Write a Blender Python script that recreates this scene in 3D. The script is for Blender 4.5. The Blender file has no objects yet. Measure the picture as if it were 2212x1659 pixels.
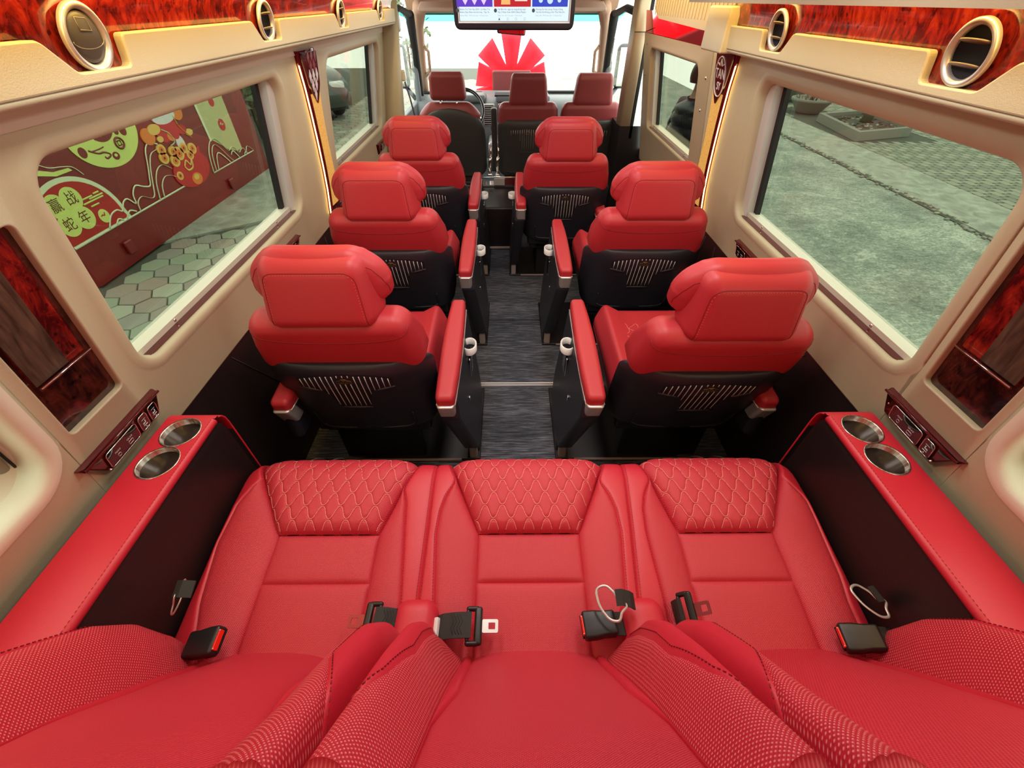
import bpy, bmesh, math, random
import numpy as np
from mathutils import Vector, Matrix
from mathutils.bvhtree import BVHTree
random.seed(4)
S = bpy.context.scene
COL = S.collection
R = math.radians
PI = math.pi

# ------------------------------------------------------------------ camera
cam = bpy.data.cameras.new('camera')
cam.sensor_fit = 'HORIZONTAL'; cam.sensor_width = 36.0
cam.lens = 875.0 / 2212.0 * 36.0
cam.clip_start = 0.02; cam.clip_end = 200
camo = bpy.data.objects.new('camera', cam); COL.objects.link(camo)
camo.location = (-0.03, 0.0, 1.45)
camo.rotation_euler = (R(90 - 43.6), 0, R(-0.38))
S.camera = camo

# ------------------------------------------------------------------ view and world
S.view_settings.view_transform = 'Standard'; S.view_settings.look = 'None'
S.view_settings.gamma = 1.0; S.view_settings.use_curve_mapping = False
S.view_settings.exposure = 0.15
S.cycles.max_bounces = 8; S.cycles.transparent_max_bounces = 12
S.cycles.sample_clamp_indirect = 4.0
w = bpy.data.worlds.new('overcast_sky'); S.world = w; w.use_nodes = True
bg = w.node_tree.nodes['Background']
bg.inputs[0].default_value = (0.97, 1.0, 0.92, 1); bg.inputs[1].default_value = 4.2

def area(name, loc, rot, sx, sy, power, col):
    l = bpy.data.lights.new(name, 'AREA'); l.shape = 'RECTANGLE'; l.size = sx; l.size_y = sy
    l.energy = power; l.color = col
    o = bpy.data.objects.new(name, l); COL.objects.link(o); o.location = loc; o.rotation_euler = rot
    return o
WARM = (1.0, 0.80, 0.58); NEUT = (1.0, 0.93, 0.86)
# unseen ceiling lamps added to light the cabin (housings built with the ceiling)
for i, (x, y, p) in enumerate([(-0.3, 0.05, 0.05), (0.3, 0.05, 0.05), (-0.3, 0.85, 3.4), (0.3, 0.85, 3.4),
                               (-0.3, 1.55, 2.6), (0.3, 1.55, 2.6), (-0.3, 2.4, 1.5), (0.3, 2.4, 1.5)]):
    area('added_ceiling_light', (x, y, 1.655), (0, 0, 0), 0.20, 0.34, p, NEUT)
# warm strips under the roof ducts
for s in (-1, 1):
    area('duct_strip_light', (s * 0.676, 1.45, 1.469), (0, R(s * -22), 0), 0.010, 3.5, 4.0, (1.0, 0.62, 0.16))

# ------------------------------------------------------------------ materials
MATS = {}
def mat(name, col, rough=0.5, metal=0.0, coat=0.0, spec=0.5, bump=None, emit=None, est=1.0):
    m = bpy.data.materials.new(name); m.use_nodes = True; MATS[name] = m
    n = m.node_tree.nodes; b = n['Principled BSDF']
    b.inputs['Base Color'].default_value = (*col, 1); b.inputs['Roughness'].default_value = rough
    b.inputs['Metallic'].default_value = metal; b.inputs['Coat Weight'].default_value = coat
    b.inputs['Specular IOR Level'].default_value = spec
    if emit:
        b.inputs['Emission Color'].default_value = (*emit, 1); b.inputs['Emission Strength'].default_value = est
    if bump:
        sc, st = bump
        t = n.new('ShaderNodeTexNoise'); t.inputs['Scale'].default_value = sc; t.inputs['Detail'].default_value = 3
        c = n.new('ShaderNodeTexCoord'); m.node_tree.links.new(c.outputs['Object'], t.inputs['Vector'])
        bp = n.new('ShaderNodeBump'); bp.inputs['Strength'].default_value = st; bp.inputs['Distance'].default_value = 0.002
        m.node_tree.links.new(t.outputs['Fac'], bp.inputs['Height']); m.node_tree.links.new(bp.outputs['Normal'], b.inputs['Normal'])
    return m
class G:  # tiny node helper
    def __init__(s, m): s.m = m; s.t = m.node_tree; s.n = s.t.nodes; s.b = s.n['Principled BSDF']
    def new(s, t, **k):
        x = s.n.new(t)
        for a, v in k.items(): setattr(x, a, v)
        return x
    def l(s, a, b): s.t.links.new(a, b)
    def math(s, op, a, b=None, c=None):
        x = s.new('ShaderNodeMath', operation=op)
        for i, v in enumerate((a, b, c)):
            if v is None: continue
            if isinstance(v, (int, float)): x.inputs[i].default_value = v
            else: s.l(v, x.inputs[i])
        return x.outputs[0]
    def ramp(s, f, stops):
        x = s.new('ShaderNodeValToRGB'); e = x.color_ramp.elements
        while len(e) < len(stops): e.new(0.5)
        for i, (p, c) in enumerate(stops): e[i].position = p; e[i].color = (*c, 1)
        s.l(f, x.inputs[0]); return x.outputs[0]
    def noise(s, vec, scale, detail=4, dist=0.0, rough=0.5):
        x = s.new('ShaderNodeTexNoise'); x.inputs['Scale'].default_value = scale; x.inputs['Detail'].default_value = detail
        x.inputs['Distortion'].default_value = dist; x.inputs['Roughness'].default_value = rough
        s.l(vec, x.inputs['Vector']); return x.outputs['Fac']
    def coord(s, kind='Object', scale=(1, 1, 1)):
        c = s.new('ShaderNodeTexCoord'); mp = s.new('ShaderNodeMapping'); mp.inputs['Scale'].default_value = scale
        s.l(c.outputs[kind], mp.inputs['Vector']); return mp.outputs[0]
    def bump(s, h, st=0.5, d=0.001):
        x = s.new('ShaderNodeBump'); x.inputs['Strength'].default_value = st; x.inputs['Distance'].default_value = d
        s.l(h, x.inputs['Height']); s.l(x.outputs[0], s.b.inputs['Normal'])

RED = (0.62, 0.024, 0.050)
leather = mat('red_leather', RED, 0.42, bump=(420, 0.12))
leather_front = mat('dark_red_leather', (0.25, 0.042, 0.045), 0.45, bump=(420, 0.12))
def perf_mat(name, period, dot, lo=0.45):
    m = mat(name, RED, 0.45); g = G(m); uv = g.coord('UV'); sx = g.new('ShaderNodeSeparateXYZ'); g.l(uv, sx.inputs[0]); k = PI / period
    a = g.math('ADD', sx.outputs[0], sx.outputs[1]); b_ = g.math('SUBTRACT', sx.outputs[0], sx.outputs[1])
    sa = g.math('SINE', g.math('MULTIPLY', a, k)); sb = g.math('SINE', g.math('MULTIPLY', b_, k))
    d_ = g.math('ABSOLUTE', g.math('MULTIPLY', sa, sb))
    fac = g.math('SMOOTH_MIN', g.math('MULTIPLY', g.math('MAXIMUM', g.math('SUBTRACT', d_, lo), 0.0), 2.6), 1.0, 0.1)
    g.l(g.ramp(fac, [(0.0, (0.56, 0.018, 0.042)), (1.0, dot)]), g.b.inputs['Base Color']); g.bump(d_, 0.5, 0.0008); return m
dulled_leather = mat('dulled_captain_leather', (0.50, 0.028, 0.040), 0.45, bump=(420, 0.12))  # bench red dulled; dimmer light and haze put into the colour
perf = perf_mat('perforated_red_leather', 0.0036, (0.72, 0.10, 0.13))
perf_big = perf_mat('coarse_perforated_red_leather', 0.0050, (0.92, 0.32, 0.32), 0.60)
ribbed = mat('ribbed_red_fabric', RED, 0.5)
g = G(ribbed); uv = g.coord('UV'); sx = g.new('ShaderNodeSeparateXYZ'); g.l(uv, sx.inputs[0])
s1 = g.math('SINE', g.math('MULTIPLY', g.math('ADD', sx.outputs[0], g.math('MULTIPLY', sx.outputs[1], 0.6)), 1500.0))
s2 = g.math('SINE', g.math('MULTIPLY', sx.outputs[1], 2100.0))
hh = g.math('ADD', s1, g.math('MULTIPLY', s2, 0.5))
g.l(g.ramp(g.math('MULTIPLY_ADD', hh, 0.3, 0.5), [(0.0, (0.50, 0.014, 0.036)), (1.0, (0.70, 0.045, 0.075))]), g.b.inputs['Base Color'])
g.bump(hh, 0.35, 0.0006)
seamm = mat('dark_red_seam', (0.28, 0.006, 0.014), 0.6)
thread = mat('pink_thread', (0.85, 0.30, 0.27), 0.6)
redthread = mat('red_thread', (0.80, 0.10, 0.08), 0.6)
shell = mat('black_seat_plastic', (0.020, 0.020, 0.030), 0.42, bump=(300, 0.1))
blackv = mat('black_vinyl', (0.016, 0.010, 0.010), 0.42, bump=(160, 0.15))
blackp = mat('black_plastic', (0.012, 0.012, 0.013), 0.35)
glossb = mat('gloss_black', (0.008, 0.008, 0.010), 0.08, coat=0.6)
shellg = mat('charcoal_seat_plastic', (0.030, 0.032, 0.032), 0.5, bump=(300, 0.1))
void = mat('black_void', (0.004, 0.004, 0.005), 0.8)
rubber = mat('black_rubber', (0.01, 0.01, 0.01), 0.7)
silver = mat('satin_silver', (0.66, 0.65, 0.64), 0.34, 0.6)
chrome = mat('chrome', (0.85, 0.83, 0.82), 0.10, 1.0)
whitem = mat('white_line', (0.80, 0.80, 0.80), 0.45)
wplast = mat('white_plastic', (0.85, 0.86, 0.84), 0.35)
greyfoot = mat('warm_grey_plastic', (0.36, 0.30, 0.27), 0.5)
gold = mat('gold_badge', (0.55, 0.36, 0.12), 0.35, 0.8)
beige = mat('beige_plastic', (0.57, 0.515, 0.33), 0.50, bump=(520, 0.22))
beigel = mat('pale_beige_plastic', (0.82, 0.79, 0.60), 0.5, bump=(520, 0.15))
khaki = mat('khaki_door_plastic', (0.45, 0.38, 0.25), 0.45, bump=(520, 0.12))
pinkb = mat('pinkish_beige_lining', (0.56, 0.36, 0.25), 0.7)
creamf = mat('cream_window_frame', (0.72, 0.70, 0.55), 0.35)
whitef = mat('grey_white_frame', (0.60, 0.60, 0.55), 0.4)
maroon = mat('maroon_gloss', (0.10, 0.006, 0.008), 0.12, coat=0.5)
webbing = mat('black_webbing', (0.025, 0.025, 0.024), 0.7, bump=(900, 0.3))
hotred = mat('red_button', (0.90, 0.02, 0.01), 0.3)
white = mat('label_white', (0.8, 0.8, 0.8), 0.6)
greyd = mat('dash_grey', (0.13, 0.15, 0.16), 0.5)
visor = mat('sun_visor_fabric', (0.58, 0.42, 0.34), 0.8)
ledm = mat('led_warm', (1, 0.8, 0.4), 0.5, emit=(1.0, 0.68, 0.22), est=6.0)
lampm = mat('unseen_lamp_diffuser', (1, 1, 1), 0.5, emit=(1.0, 0.9, 0.8), est=1.0)
roofm = mat('ceiling_lining', (0.66, 0.55, 0.42), 0.7)
# burl wood: glossy red-orange with dark figure
def burl_mat(name, tint=1.0):
    m = mat(name, (0.4, 0.03, 0.01), 0.16, coat=0.7); g = G(m)
    v = g.coord('Object', (1, 1, 1))
    n1 = g.noise(v, 7, 5, 2.2, 0.6); n2 = g.noise(g.coord('Object', (1.0, 1.0, 0.45)), 34, 5, 1.4, 0.65)
    vo = g.new('ShaderNodeTexVoronoi'); vo.inputs['Scale'].default_value = 48; g.l(v, vo.inputs['Vector'])
    f = g.math('ADD', g.math('MULTIPLY', n1, 0.45), g.math('MULTIPLY', n2, 0.62))
    f = g.math('SUBTRACT', f, g.math('MULTIPLY', g.math('MAXIMUM', g.math('SUBTRACT', 0.22, vo.outputs['Distance']), 0.0), 0.9))
    c = g.ramp(f, [(0.34, (0.012 * tint, 0.002, 0.002)), (0.46, (0.07 * tint, 0.004, 0.004)), (0.58, (0.26 * tint, 0.014, 0.008)), (0.76, (0.50 * tint, 0.06 * tint, 0.02))])
    g.l(c, g.b.inputs['Base Color']); return m
burl = burl_mat('red_burl_wood')
burld = burl_mat('dark_burl_wood', 0.30)
darkwood = mat('dark_brown_wood', (0.09, 0.05, 0.03), 0.4)
g = G(darkwood); n1 = g.noise(g.coord('Object', (1, 1, 0.06)), 90, 4, 0.6)
g.l(g.ramp(n1, [(0.3, (0.035, 0.018, 0.012)), (0.7, (0.13, 0.075, 0.045))]), g.b.inputs['Base Color'])
goldp = mat('lit_gold_grain_panel', (0.62, 0.36, 0.10), 0.4)
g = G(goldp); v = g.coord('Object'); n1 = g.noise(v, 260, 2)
g.l(g.ramp(n1, [(0.35, (0.42, 0.20, 0.03)), (0.65, (0.78, 0.50, 0.16))]), g.b.inputs['Base Color']); g.bump(n1, 0.4, 0.001); g.b.inputs['Emission Color'].default_value = (1.0, 0.55, 0.12, 1); g.b.inputs['Emission Strength'].default_value = 0.35  # faint emission stands in for the LED rope light on the gold
brushed = mat('brushed_steel', (0.55, 0.53, 0.50), 0.28, 1.0)
g = G(brushed); n1 = g.noise(g.coord('Object', (1, 1, 0.02)), 160, 2)
g.l(g.ramp(n1, [(0.3, (0.30, 0.28, 0.26)), (0.7, (0.80, 0.78, 0.74))]), g.b.inputs['Base Color'])
# carpet: blue grey cross streaks
carpet = mat('grey_streaked_carpet', (0.05, 0.055, 0.07), 0.75)
g = G(carpet); n1 = g.noise(g.coord('Object', (9, 190, 1)), 1.0, 6, 0.5, 0.7); n2 = g.noise(g.coord('Object', (2, 7, 1)), 1.0, 3)
f = g.math('ADD', g.math('MULTIPLY', n1, 0.85), g.math('MULTIPLY', n2, 0.2))
g.l(g.ramp(f, [(0.40, (0.010, 0.012, 0.018)), (0.53, (0.055, 0.063, 0.082)), (0.66, (0.22, 0.235, 0.28))]), g.b.inputs['Base Color']); g.bump(n1, 0.5, 0.002)
def glass(name, tint, gl=0.08):
    m = bpy.data.materials.new(name); m.use_nodes = True; MATS[name] = m; t = m.node_tree; n = t.nodes
    n.remove(n['Principled BSDF'])
    tr = n.new('ShaderNodeBsdfTransparent'); tr.inputs[0].default_value = (*tint, 1)
    gs = n.new('ShaderNodeBsdfGlossy'); gs.inputs['Roughness'].default_value = 0.02; gs.inputs[0].default_value = (1, 1, 1, 1)
    lw = n.new('ShaderNodeLayerWeight'); lw.inputs[0].default_value = 0.5
    pw = n.new('ShaderNodeMath'); pw.operation = 'POWER'; pw.inputs[1].default_value = 4.0; t.links.new(lw.outputs['Facing'], pw.inputs[0])
    fr = n.new('ShaderNodeMath'); fr.operation = 'MULTIPLY_ADD'; fr.inputs[1].default_value = 0.6; fr.inputs[2].default_value = gl; t.links.new(pw.outputs[0], fr.inputs[0])
    mx = n.new('ShaderNodeMixShader'); t.links.new(fr.outputs[0], mx.inputs[0]); t.links.new(tr.outputs[0], mx.inputs[1]); t.links.new(gs.outputs[0], mx.inputs[2])
    t.links.new(mx.outputs[0], n['Material Output'].inputs[0]); return m
tinted = glass('tinted_glass', (0.49, 0.52, 0.47), 0.012)
reartint = glass('lightly_tinted_glass', (0.66, 0.70, 0.64), 0.015)
clear = glass('clear_glass', (0.96, 0.98, 0.97), 0.02)

# ------------------------------------------------------------------ mesh builder
class MB:
    def __init__(s): s.v = []; s.f = []; s.m = []; s.uv = []; s.mats = []; s.flat = []
    def mi(s, m):
        if m not in s.mats: s.mats.append(m)
        return s.mats.index(m)
    def add(s, vs, fs, m, uvs=None, flat=False):
        o = len(s.v); s.v += [tuple(map(float, p)) for p in vs]; i = s.mi(m)
        for f in fs:
            s.f.append([o + q for q in f]); s.m.append(i); s.flat.append(flat)
            s.uv.append([uvs[q] for q in f] if uvs is not None else [(0, 0)] * len(f))
        return s
    def box(s, c, d, m, r=0.0, rot=None, n=5):
        """box with centre c, full size d; r>0 rounds its edges"""
        if r <= 0:
            x, y, z = [q / 2 for q in d]
            vs = [Vector((a * x, b * y, e * z)) for e in (-1, 1) for b in (-1, 1) for a in (-1, 1)]
            fs = [(0, 2, 3, 1), (4, 5, 7, 6), (0, 1, 5, 4), (2, 6, 7, 3), (0, 4, 6, 2), (1, 3, 7, 5)]
        else:
            vs, fs = rbox(d[0] / 2, d[1] / 2, d[2] / 2, r, n)
        M = rot if rot is not None else Matrix()
        s.add([M @ Vector(p) + Vector(c) for p in vs], fs, m, flat=(r <= 0)); return s
    def tube(s, pts, r, m, n=8, closed=False, ry=None, caps=True):
        pts = [Vector(p) for p in pts]; N = len(pts); vs = []; fs = []
        if N < 2: return s
        up = None
        for i in range(N):
            if closed: t = pts[(i + 1) % N] - pts[i - 1]
            else: t = pts[min(i + 1, N - 1)] - pts[max(i - 1, 0)]
            if t.length < 1e-9: t = Vector((0, 0, 1))
            t.normalize()
            if up is None: up = Vector((0, 0, 1)) if abs(t.z) < 0.9 else Vector((1, 0, 0))
            a = t.cross(up)
            if a.length < 1e-6: a = t.orthogonal()
            a.normalize(); b = a.cross(t); up = b
            rr = r[i] if isinstance(r, (list, tuple)) else r
            for k in range(n):
                q = 2 * PI * k / n; vs.append(pts[i] + a * math.cos(q) * rr + b * math.sin(q) * (ry if ry else rr))
        for i in range(N if closed else N - 1):
            j = (i + 1) % N
            for k in range(n): fs.append((i * n + k, i * n + (k + 1) % n, j * n + (k + 1) % n, j * n + k))
        if not closed and caps: fs.append(tuple(range(n))[::-1]); fs.append(tuple((N - 1) * n + k for k in range(n)))
        s.add(vs, fs, m); return s
    def lathe(s, prof, m, o=(0, 0, 0), ax=None, n=40, sx=1, sy=1, closed=False):
        """prof: (r,h) list; ax: matrix rotating local z"""
        M = ax if ax is not None else Matrix(); vs = []; fs = []
        for r, h in prof:
            for k in range(n):
                q = 2 * PI * k / n; vs.append(M @ Vector((r * math.cos(q) * sx, r * math.sin(q) * sy, h)) + Vector(o))
        P = len(prof)
        for i in range(P if closed else P - 1):
            j = (i + 1) % P
            for k in range(n): fs.append((i * n + k, i * n + (k + 1) % n, j * n + (k + 1) % n, j * n + k))
        s.add(vs, fs, m); return s
    def prism(s, poly, fn, d0, d1, m, flat=True, bev=0.0):
        """poly 2D loop, fn(a,b,d)->point; bev chamfers the d1 edge"""
        N = len(poly); rings = [(poly, d0)]
        if bev > 0:
            rings += [(poly, d1 - bev * (1 if d1 > d0 else -1)), (inset(poly, bev * 0.35), d1 - 0.3 * bev * (1 if d1 > d0 else -1)), (inset(poly, bev), d1)]
        else: rings.append((poly, d1))
        vs = []; fs = []
        for pl, d in rings: vs += [fn(a, b, d) for a, b in pl]
        for i in range(len(rings) - 1):
            for k in range(N): fs.append((i * N + k, i * N + (k + 1) % N, (i + 1) * N + (k + 1) % N, (i + 1) * N + k))
        L = (len(rings) - 1) * N
        fs.append(tuple(range(N))[::-1]); fs.append(tuple(L + k for k in range(N)))
        s.add(vs, fs, m, flat=flat); return s
    def grid(s, P, m, uv=None, closeu=False, flat=False, mask=None):
        """P: array (nu,nv,3)"""
        P = np.asarray(P); nu, nv = P.shape[:2]; vs = P.reshape(-1, 3); fs = []
        for i in range(nu if closeu else nu - 1):
            j = (i + 1) % nu
            for k in range(nv - 1):
                if mask is not None and not mask[i, k]: continue
                fs.append((i * nv + k, j * nv + k, j * nv + k + 1, i * nv + k + 1))
        u = None if uv is None else [tuple(map(float, q)) for q in np.asarray(uv).reshape(-1, 2)]
        s.add(vs, fs, m, u, flat); return s
    def build(s, name, parent=None, smooth=True, merge=False):
        off = Vector((0, 0, 0)); q = parent
        while q: off += q.location; q = q.parent
        me = bpy.data.meshes.new(name); me.from_pydata([(a - off.x, b - off.y, c - off.z) for a, b, c in s.v], [], s.f)
        for m in s.mats: me.materials.append(m)
        me.polygons.foreach_set('material_index', s.m)
        me.polygons.foreach_set('use_smooth', [smooth and not q for q in s.flat])
        if any(any(a != (0, 0) for a in f) for f in s.uv):
            ul = me.uv_layers.new(name='UVMap'); fl = []
            for f in s.uv:
                for a in f: fl += [a[0], a[1]]
            ul.data.foreach_set('uv', fl)
        if merge:
            bm = bmesh.new(); bm.from_mesh(me); bmesh.ops.remove_doubles(bm, verts=bm.verts, dist=1e-5)
            bmesh.ops.recalc_face_normals(bm, faces=bm.faces); bm.to_mesh(me); bm.free()
        me.update()
        o = bpy.data.objects.new(name, me); COL.objects.link(o)
        if parent: o.parent = parent
        return o
def inset(poly, d):
    N = len(poly); out = []
    A = sum(poly[i][0] * poly[(i + 1) % N][1] - poly[(i + 1) % N][0] * poly[i][1] for i in range(N))
    sg = 1 if A > 0 else -1
    for i in range(N):
        p0 = Vector(poly[i - 1]); p = Vector(poly[i]); p1 = Vector(poly[(i + 1) % N])
        e0 = (p - p0); e1 = (p1 - p)
        if e0.length < 1e-9 or e1.length < 1e-9: out.append(tuple(p)); continue
        e0.normalize(); e1.normalize()
        n0 = Vector((-e0.y, e0.x)) * sg; n1 = Vector((-e1.y, e1.x)) * sg
        b = n0 + n1
        if b.length < 1e-6: out.append(tuple(p)); continue
        b.normalize(); out.append(tuple(p + b * (d / max(0.35, b.dot(n0)))))
    return out
def rpoly(pts, r, n=5):
    """round the corners of a polygon; r a number or list"""
    N = len(pts); out = []
    for i in range(N):
        rr = r[i] if isinstance(r, (list, tuple)) else r
        p0 = Vector(pts[i - 1]); p = Vector(pts[i]); p1 = Vector(pts[(i + 1) % N])
        a = p0 - p; b = p1 - p; rr = min(rr, a.length * 0.48, b.length * 0.48)
        if rr < 1e-6: out.append(tuple(p)); continue
        a = p + a.normalized() * rr; b = p + b.normalized() * rr
        for k in range(n + 1):
            t = k / n; out.append(tuple(a * (1 - t) ** 2 + p * 2 * t * (1 - t) + b * t * t))
    return out
def rbox(hx, hy, hz, r, n=6, e=None):
    """rounded box surface; r number or triple"""
    if not isinstance(r, (tuple, list)): r = (r, r, r)
    r = (min(r[0], hx * .999), min(r[1], hy * .999), min(r[2], hz * .999))
    # cube param with points clustered in the rounded zone
    def ticks(h, rr):
        inner = h - rr; a = [-h + rr * (1 - math.cos(t * PI / 2 / n)) if False else -h + rr * t / n for t in range(n)]
        mid = np.linspace(-inner, inner, max(2, n)).tolist(); return a + mid + [-q for q in a[::-1]]
    T = [ticks(hx, r[0]), ticks(hy, r[1]), ticks(hz, r[2])]; vs = []; fs = []; idx = {}
    H = (hx, hy, hz)
    def vid(p):
        key = tuple(round(q, 7) for q in p)
        if key in idx: return idx[key]
        c = [max(-(H[i] - r[i]), min(H[i] - r[i], p[i])) for i in range(3)]
        d = [(p[i] - c[i]) / r[i] for i in range(3)]
        d = [math.copysign(math.tan(abs(q) * PI / 4), q) for q in d]
        L = math.sqrt(sum(q * q for q in d))
        if L > 1e-9: q = [c[i] + r[i] * d[i] / L for i in range(3)]
        else: q = list(p)
        idx[key] = len(vs); vs.append(q); return idx[key]
    for ax in range(3):
        a, b = [(1, 2), (2, 0), (0, 1)][ax]
        for sg in (-1, 1):
            for i in range(len(T[a]) - 1):
                for j in range(len(T[b]) - 1):
                    c = []
                    for (ii, jj) in ((i, j), (i + 1, j), (i + 1, j + 1), (i, j + 1)):
                        p = [0, 0, 0]; p[ax] = sg * H[ax]; p[a] = T[a][ii]; p[b] = T[b][jj]; c.append(vid(p))
                    if len(set(c)) < 3: continue
                    c = list(dict.fromkeys(c)); fs.append(tuple(c if sg > 0 else c[::-1]))
    return vs, fs
def pillow(h, r, fn, m, n=7, mb=None):
    vs, fs = rbox(h[0], h[1], h[2], r, n); mb = mb or MB()
    mb.add([fn(*p) for p in vs], fs, m); return mb
def bvh(mb): return BVHTree.FromPolygons([Vector(p) for p in mb.v], mb.f)
def proj_line(tree, pts, d, off=0.0005, dens=0.008):
    """polyline projected onto a surface along d"""
    P = []
    for i in range(len(pts) - 1):
        a, b = Vector(pts[i]), Vector(pts[i + 1]); k = max(1, int((b - a).length / dens))
        P += [a.lerp(b, j / k) for j in range(k)]
    P.append(Vector(pts[-1])); d = Vector(d).normalized(); out = []
    for p in P:
        h, nn, _, _ = tree.ray_cast(p - d * 0.5, d, 1.2)
        if h is not None:
            if nn.dot(d) > 0: nn = -nn
            out.append(h + nn * off)
    return out
def arc(cx, cy, r, a0, a1, n=8): return [(cx + r * math.cos(R(a0 + (a1 - a0) * i / n)), cy + r * math.sin(R(a0 + (a1 - a0) * i / n))) for i in range(n + 1)]
def spline(pts, n=8):
    """Catmull-Rom through points"""
    P = [Vector(p) for p in pts]; out = []
    for i in range(len(P) - 1):
        p0 = P[max(i - 1, 0)]; p1 = P[i]; p2 = P[i + 1]; p3 = P[min(i + 2, len(P) - 1)]
        for k in range(n):
            t = k / n
            out.append(0.5 * ((2 * p1) + (p2 - p0) * t + (2 * p0 - 5 * p1 + 4 * p2 - p3) * t * t + (-p0 + 3 * p1 - 3 * p2 + p3) * t ** 3))
    out.append(P[-1]); return out
def empty(name, loc=(0, 0, 0), rz=0):
    o = bpy.data.objects.new(name, None); COL.objects.link(o); o.location = loc; o.rotation_euler = (0, 0, rz)
    o.empty_display_size = 0.1; return o
def tag(o, label, cat, group=None, kind=None):
    if label: o['label'] = label
    if cat: o['category'] = cat
    if group: o['group'] = group
    if kind: o['kind'] = kind
    return o
def struct(o): o['kind'] = 'structure'; return o
def kids(o): return [c for c in COL.objects if c.parent == o]
def copy_tree(o, parent=None):
    ch = kids(o); c = o.copy(); COL.objects.link(c); c.parent = parent
    for k_ in ch: copy_tree(k_, c)
    return c
def text_mesh(txt, size, name, m, M, parent=None, ext=0.0004, font=None, align='CENTER', space=1.0):
    cu = bpy.data.curves.new(name, 'FONT'); cu.body = txt; cu.size = size; cu.extrude = ext; cu.align_x = align; cu.align_y = 'CENTER'
    cu.space_character = space
    to = bpy.data.objects.new(name, cu); COL.objects.link(to)
    bpy.context.view_layer.update(); dg = bpy.context.evaluated_depsgraph_get()
    me = bpy.data.meshes.new_from_object(to.evaluated_get(dg)); bpy.data.objects.remove(to)
    me.transform(M); me.materials.clear(); me.materials.append(m); me.name = name
    o = bpy.data.objects.new(name, me); COL.objects.link(o)
    if parent:
        o.parent = parent; off = Vector((0, 0, 0)); q = parent
        while q: off += q.location; q = q.parent
        me.transform(Matrix.Translation(-off))
    return o
def frame(o, x, y, z=None):
    """matrix with columns x, y, x cross y at origin o"""
    x = Vector(x).normalized(); y = Vector(y).normalized(); z = x.cross(y).normalized(); y = z.cross(x)
    M = Matrix.Identity(4)
    for i in range(3): M[i][0] = x[i]; M[i][1] = y[i]; M[i][2] = z[i]; M[i][3] = o[i]
    return M

# ================================================================== THE ROOM
def hw(z): return 0.88 - 0.165 * (z - 0.84)          # half width of the leaning side walls
def WP(s, y, z, d=0.0): return (s * (hw(z) - d), y, z)
def rrect(y0, y1, z0, z1, r, o=0.0, kc=8, ks=14):
    y0 -= o; y1 += o; z0 -= o; z1 += o; r = max(r + o, 1e-4); out = []
    cs = [((y1 - r, z1 - r), 0), ((y0 + r, z1 - r), 90), ((y0 + r, z0 + r), 180), ((y1 - r, z0 + r), 270)]
    for i, ((cy, cz), a) in enumerate(cs):
        A = arc(cy, cz, r, a, a + 90, kc); out += A
        (ny, nz), na = cs[(i + 1) % 4]; e = (ny + r * math.cos(R(na)), nz + r * math.sin(R(na)))
        out += [(A[-1][0] + (e[0] - A[-1][0]) * t / ks, A[-1][1] + (e[1] - A[-1][1]) * t / ks) for t in range(1, ks)]
    return out
BEZ = [(0, -0.055), (0, -0.014), (0.002, -0.005), (0.006, 0.001), (0.012, 0.004), (0.022, 0.0045), (0.031, 0.002), (0.038, 0.0)]
def holed(mb, s, cell, hole, r, prof, m, m2=None):
    rings = [[WP(s, a, b, d) for a, b in rrect(*hole, r, o)] for o, d in prof]
    rings.append([WP(s, a, b, 0) for a, b in rrect(*cell, 1e-4, 0)])
    n = len(rings[0]); P = [p for q in rings for p in q]; fs = []
    for i in range(len(rings) - 1):
        for k_ in range(n): fs.append((i * n + k_, i * n + (k_ + 1) % n, (i + 1) * n + (k_ + 1) % n, (i + 1) * n + k_))
    if m2: mb.add(P, fs[:-2 * n], m2); mb.add(P, fs[-2 * n:], m)
    else: mb.add(P, fs, m)
def plain(mb, s, y0, y1, z0, z1, m, d=0.0):
    mb.add([WP(s, y0, z0, d), WP(s, y1, z0, d), WP(s, y1, z1, d), WP(s, y0, z1, d)], [(0, 1, 2, 3)], m)

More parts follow.
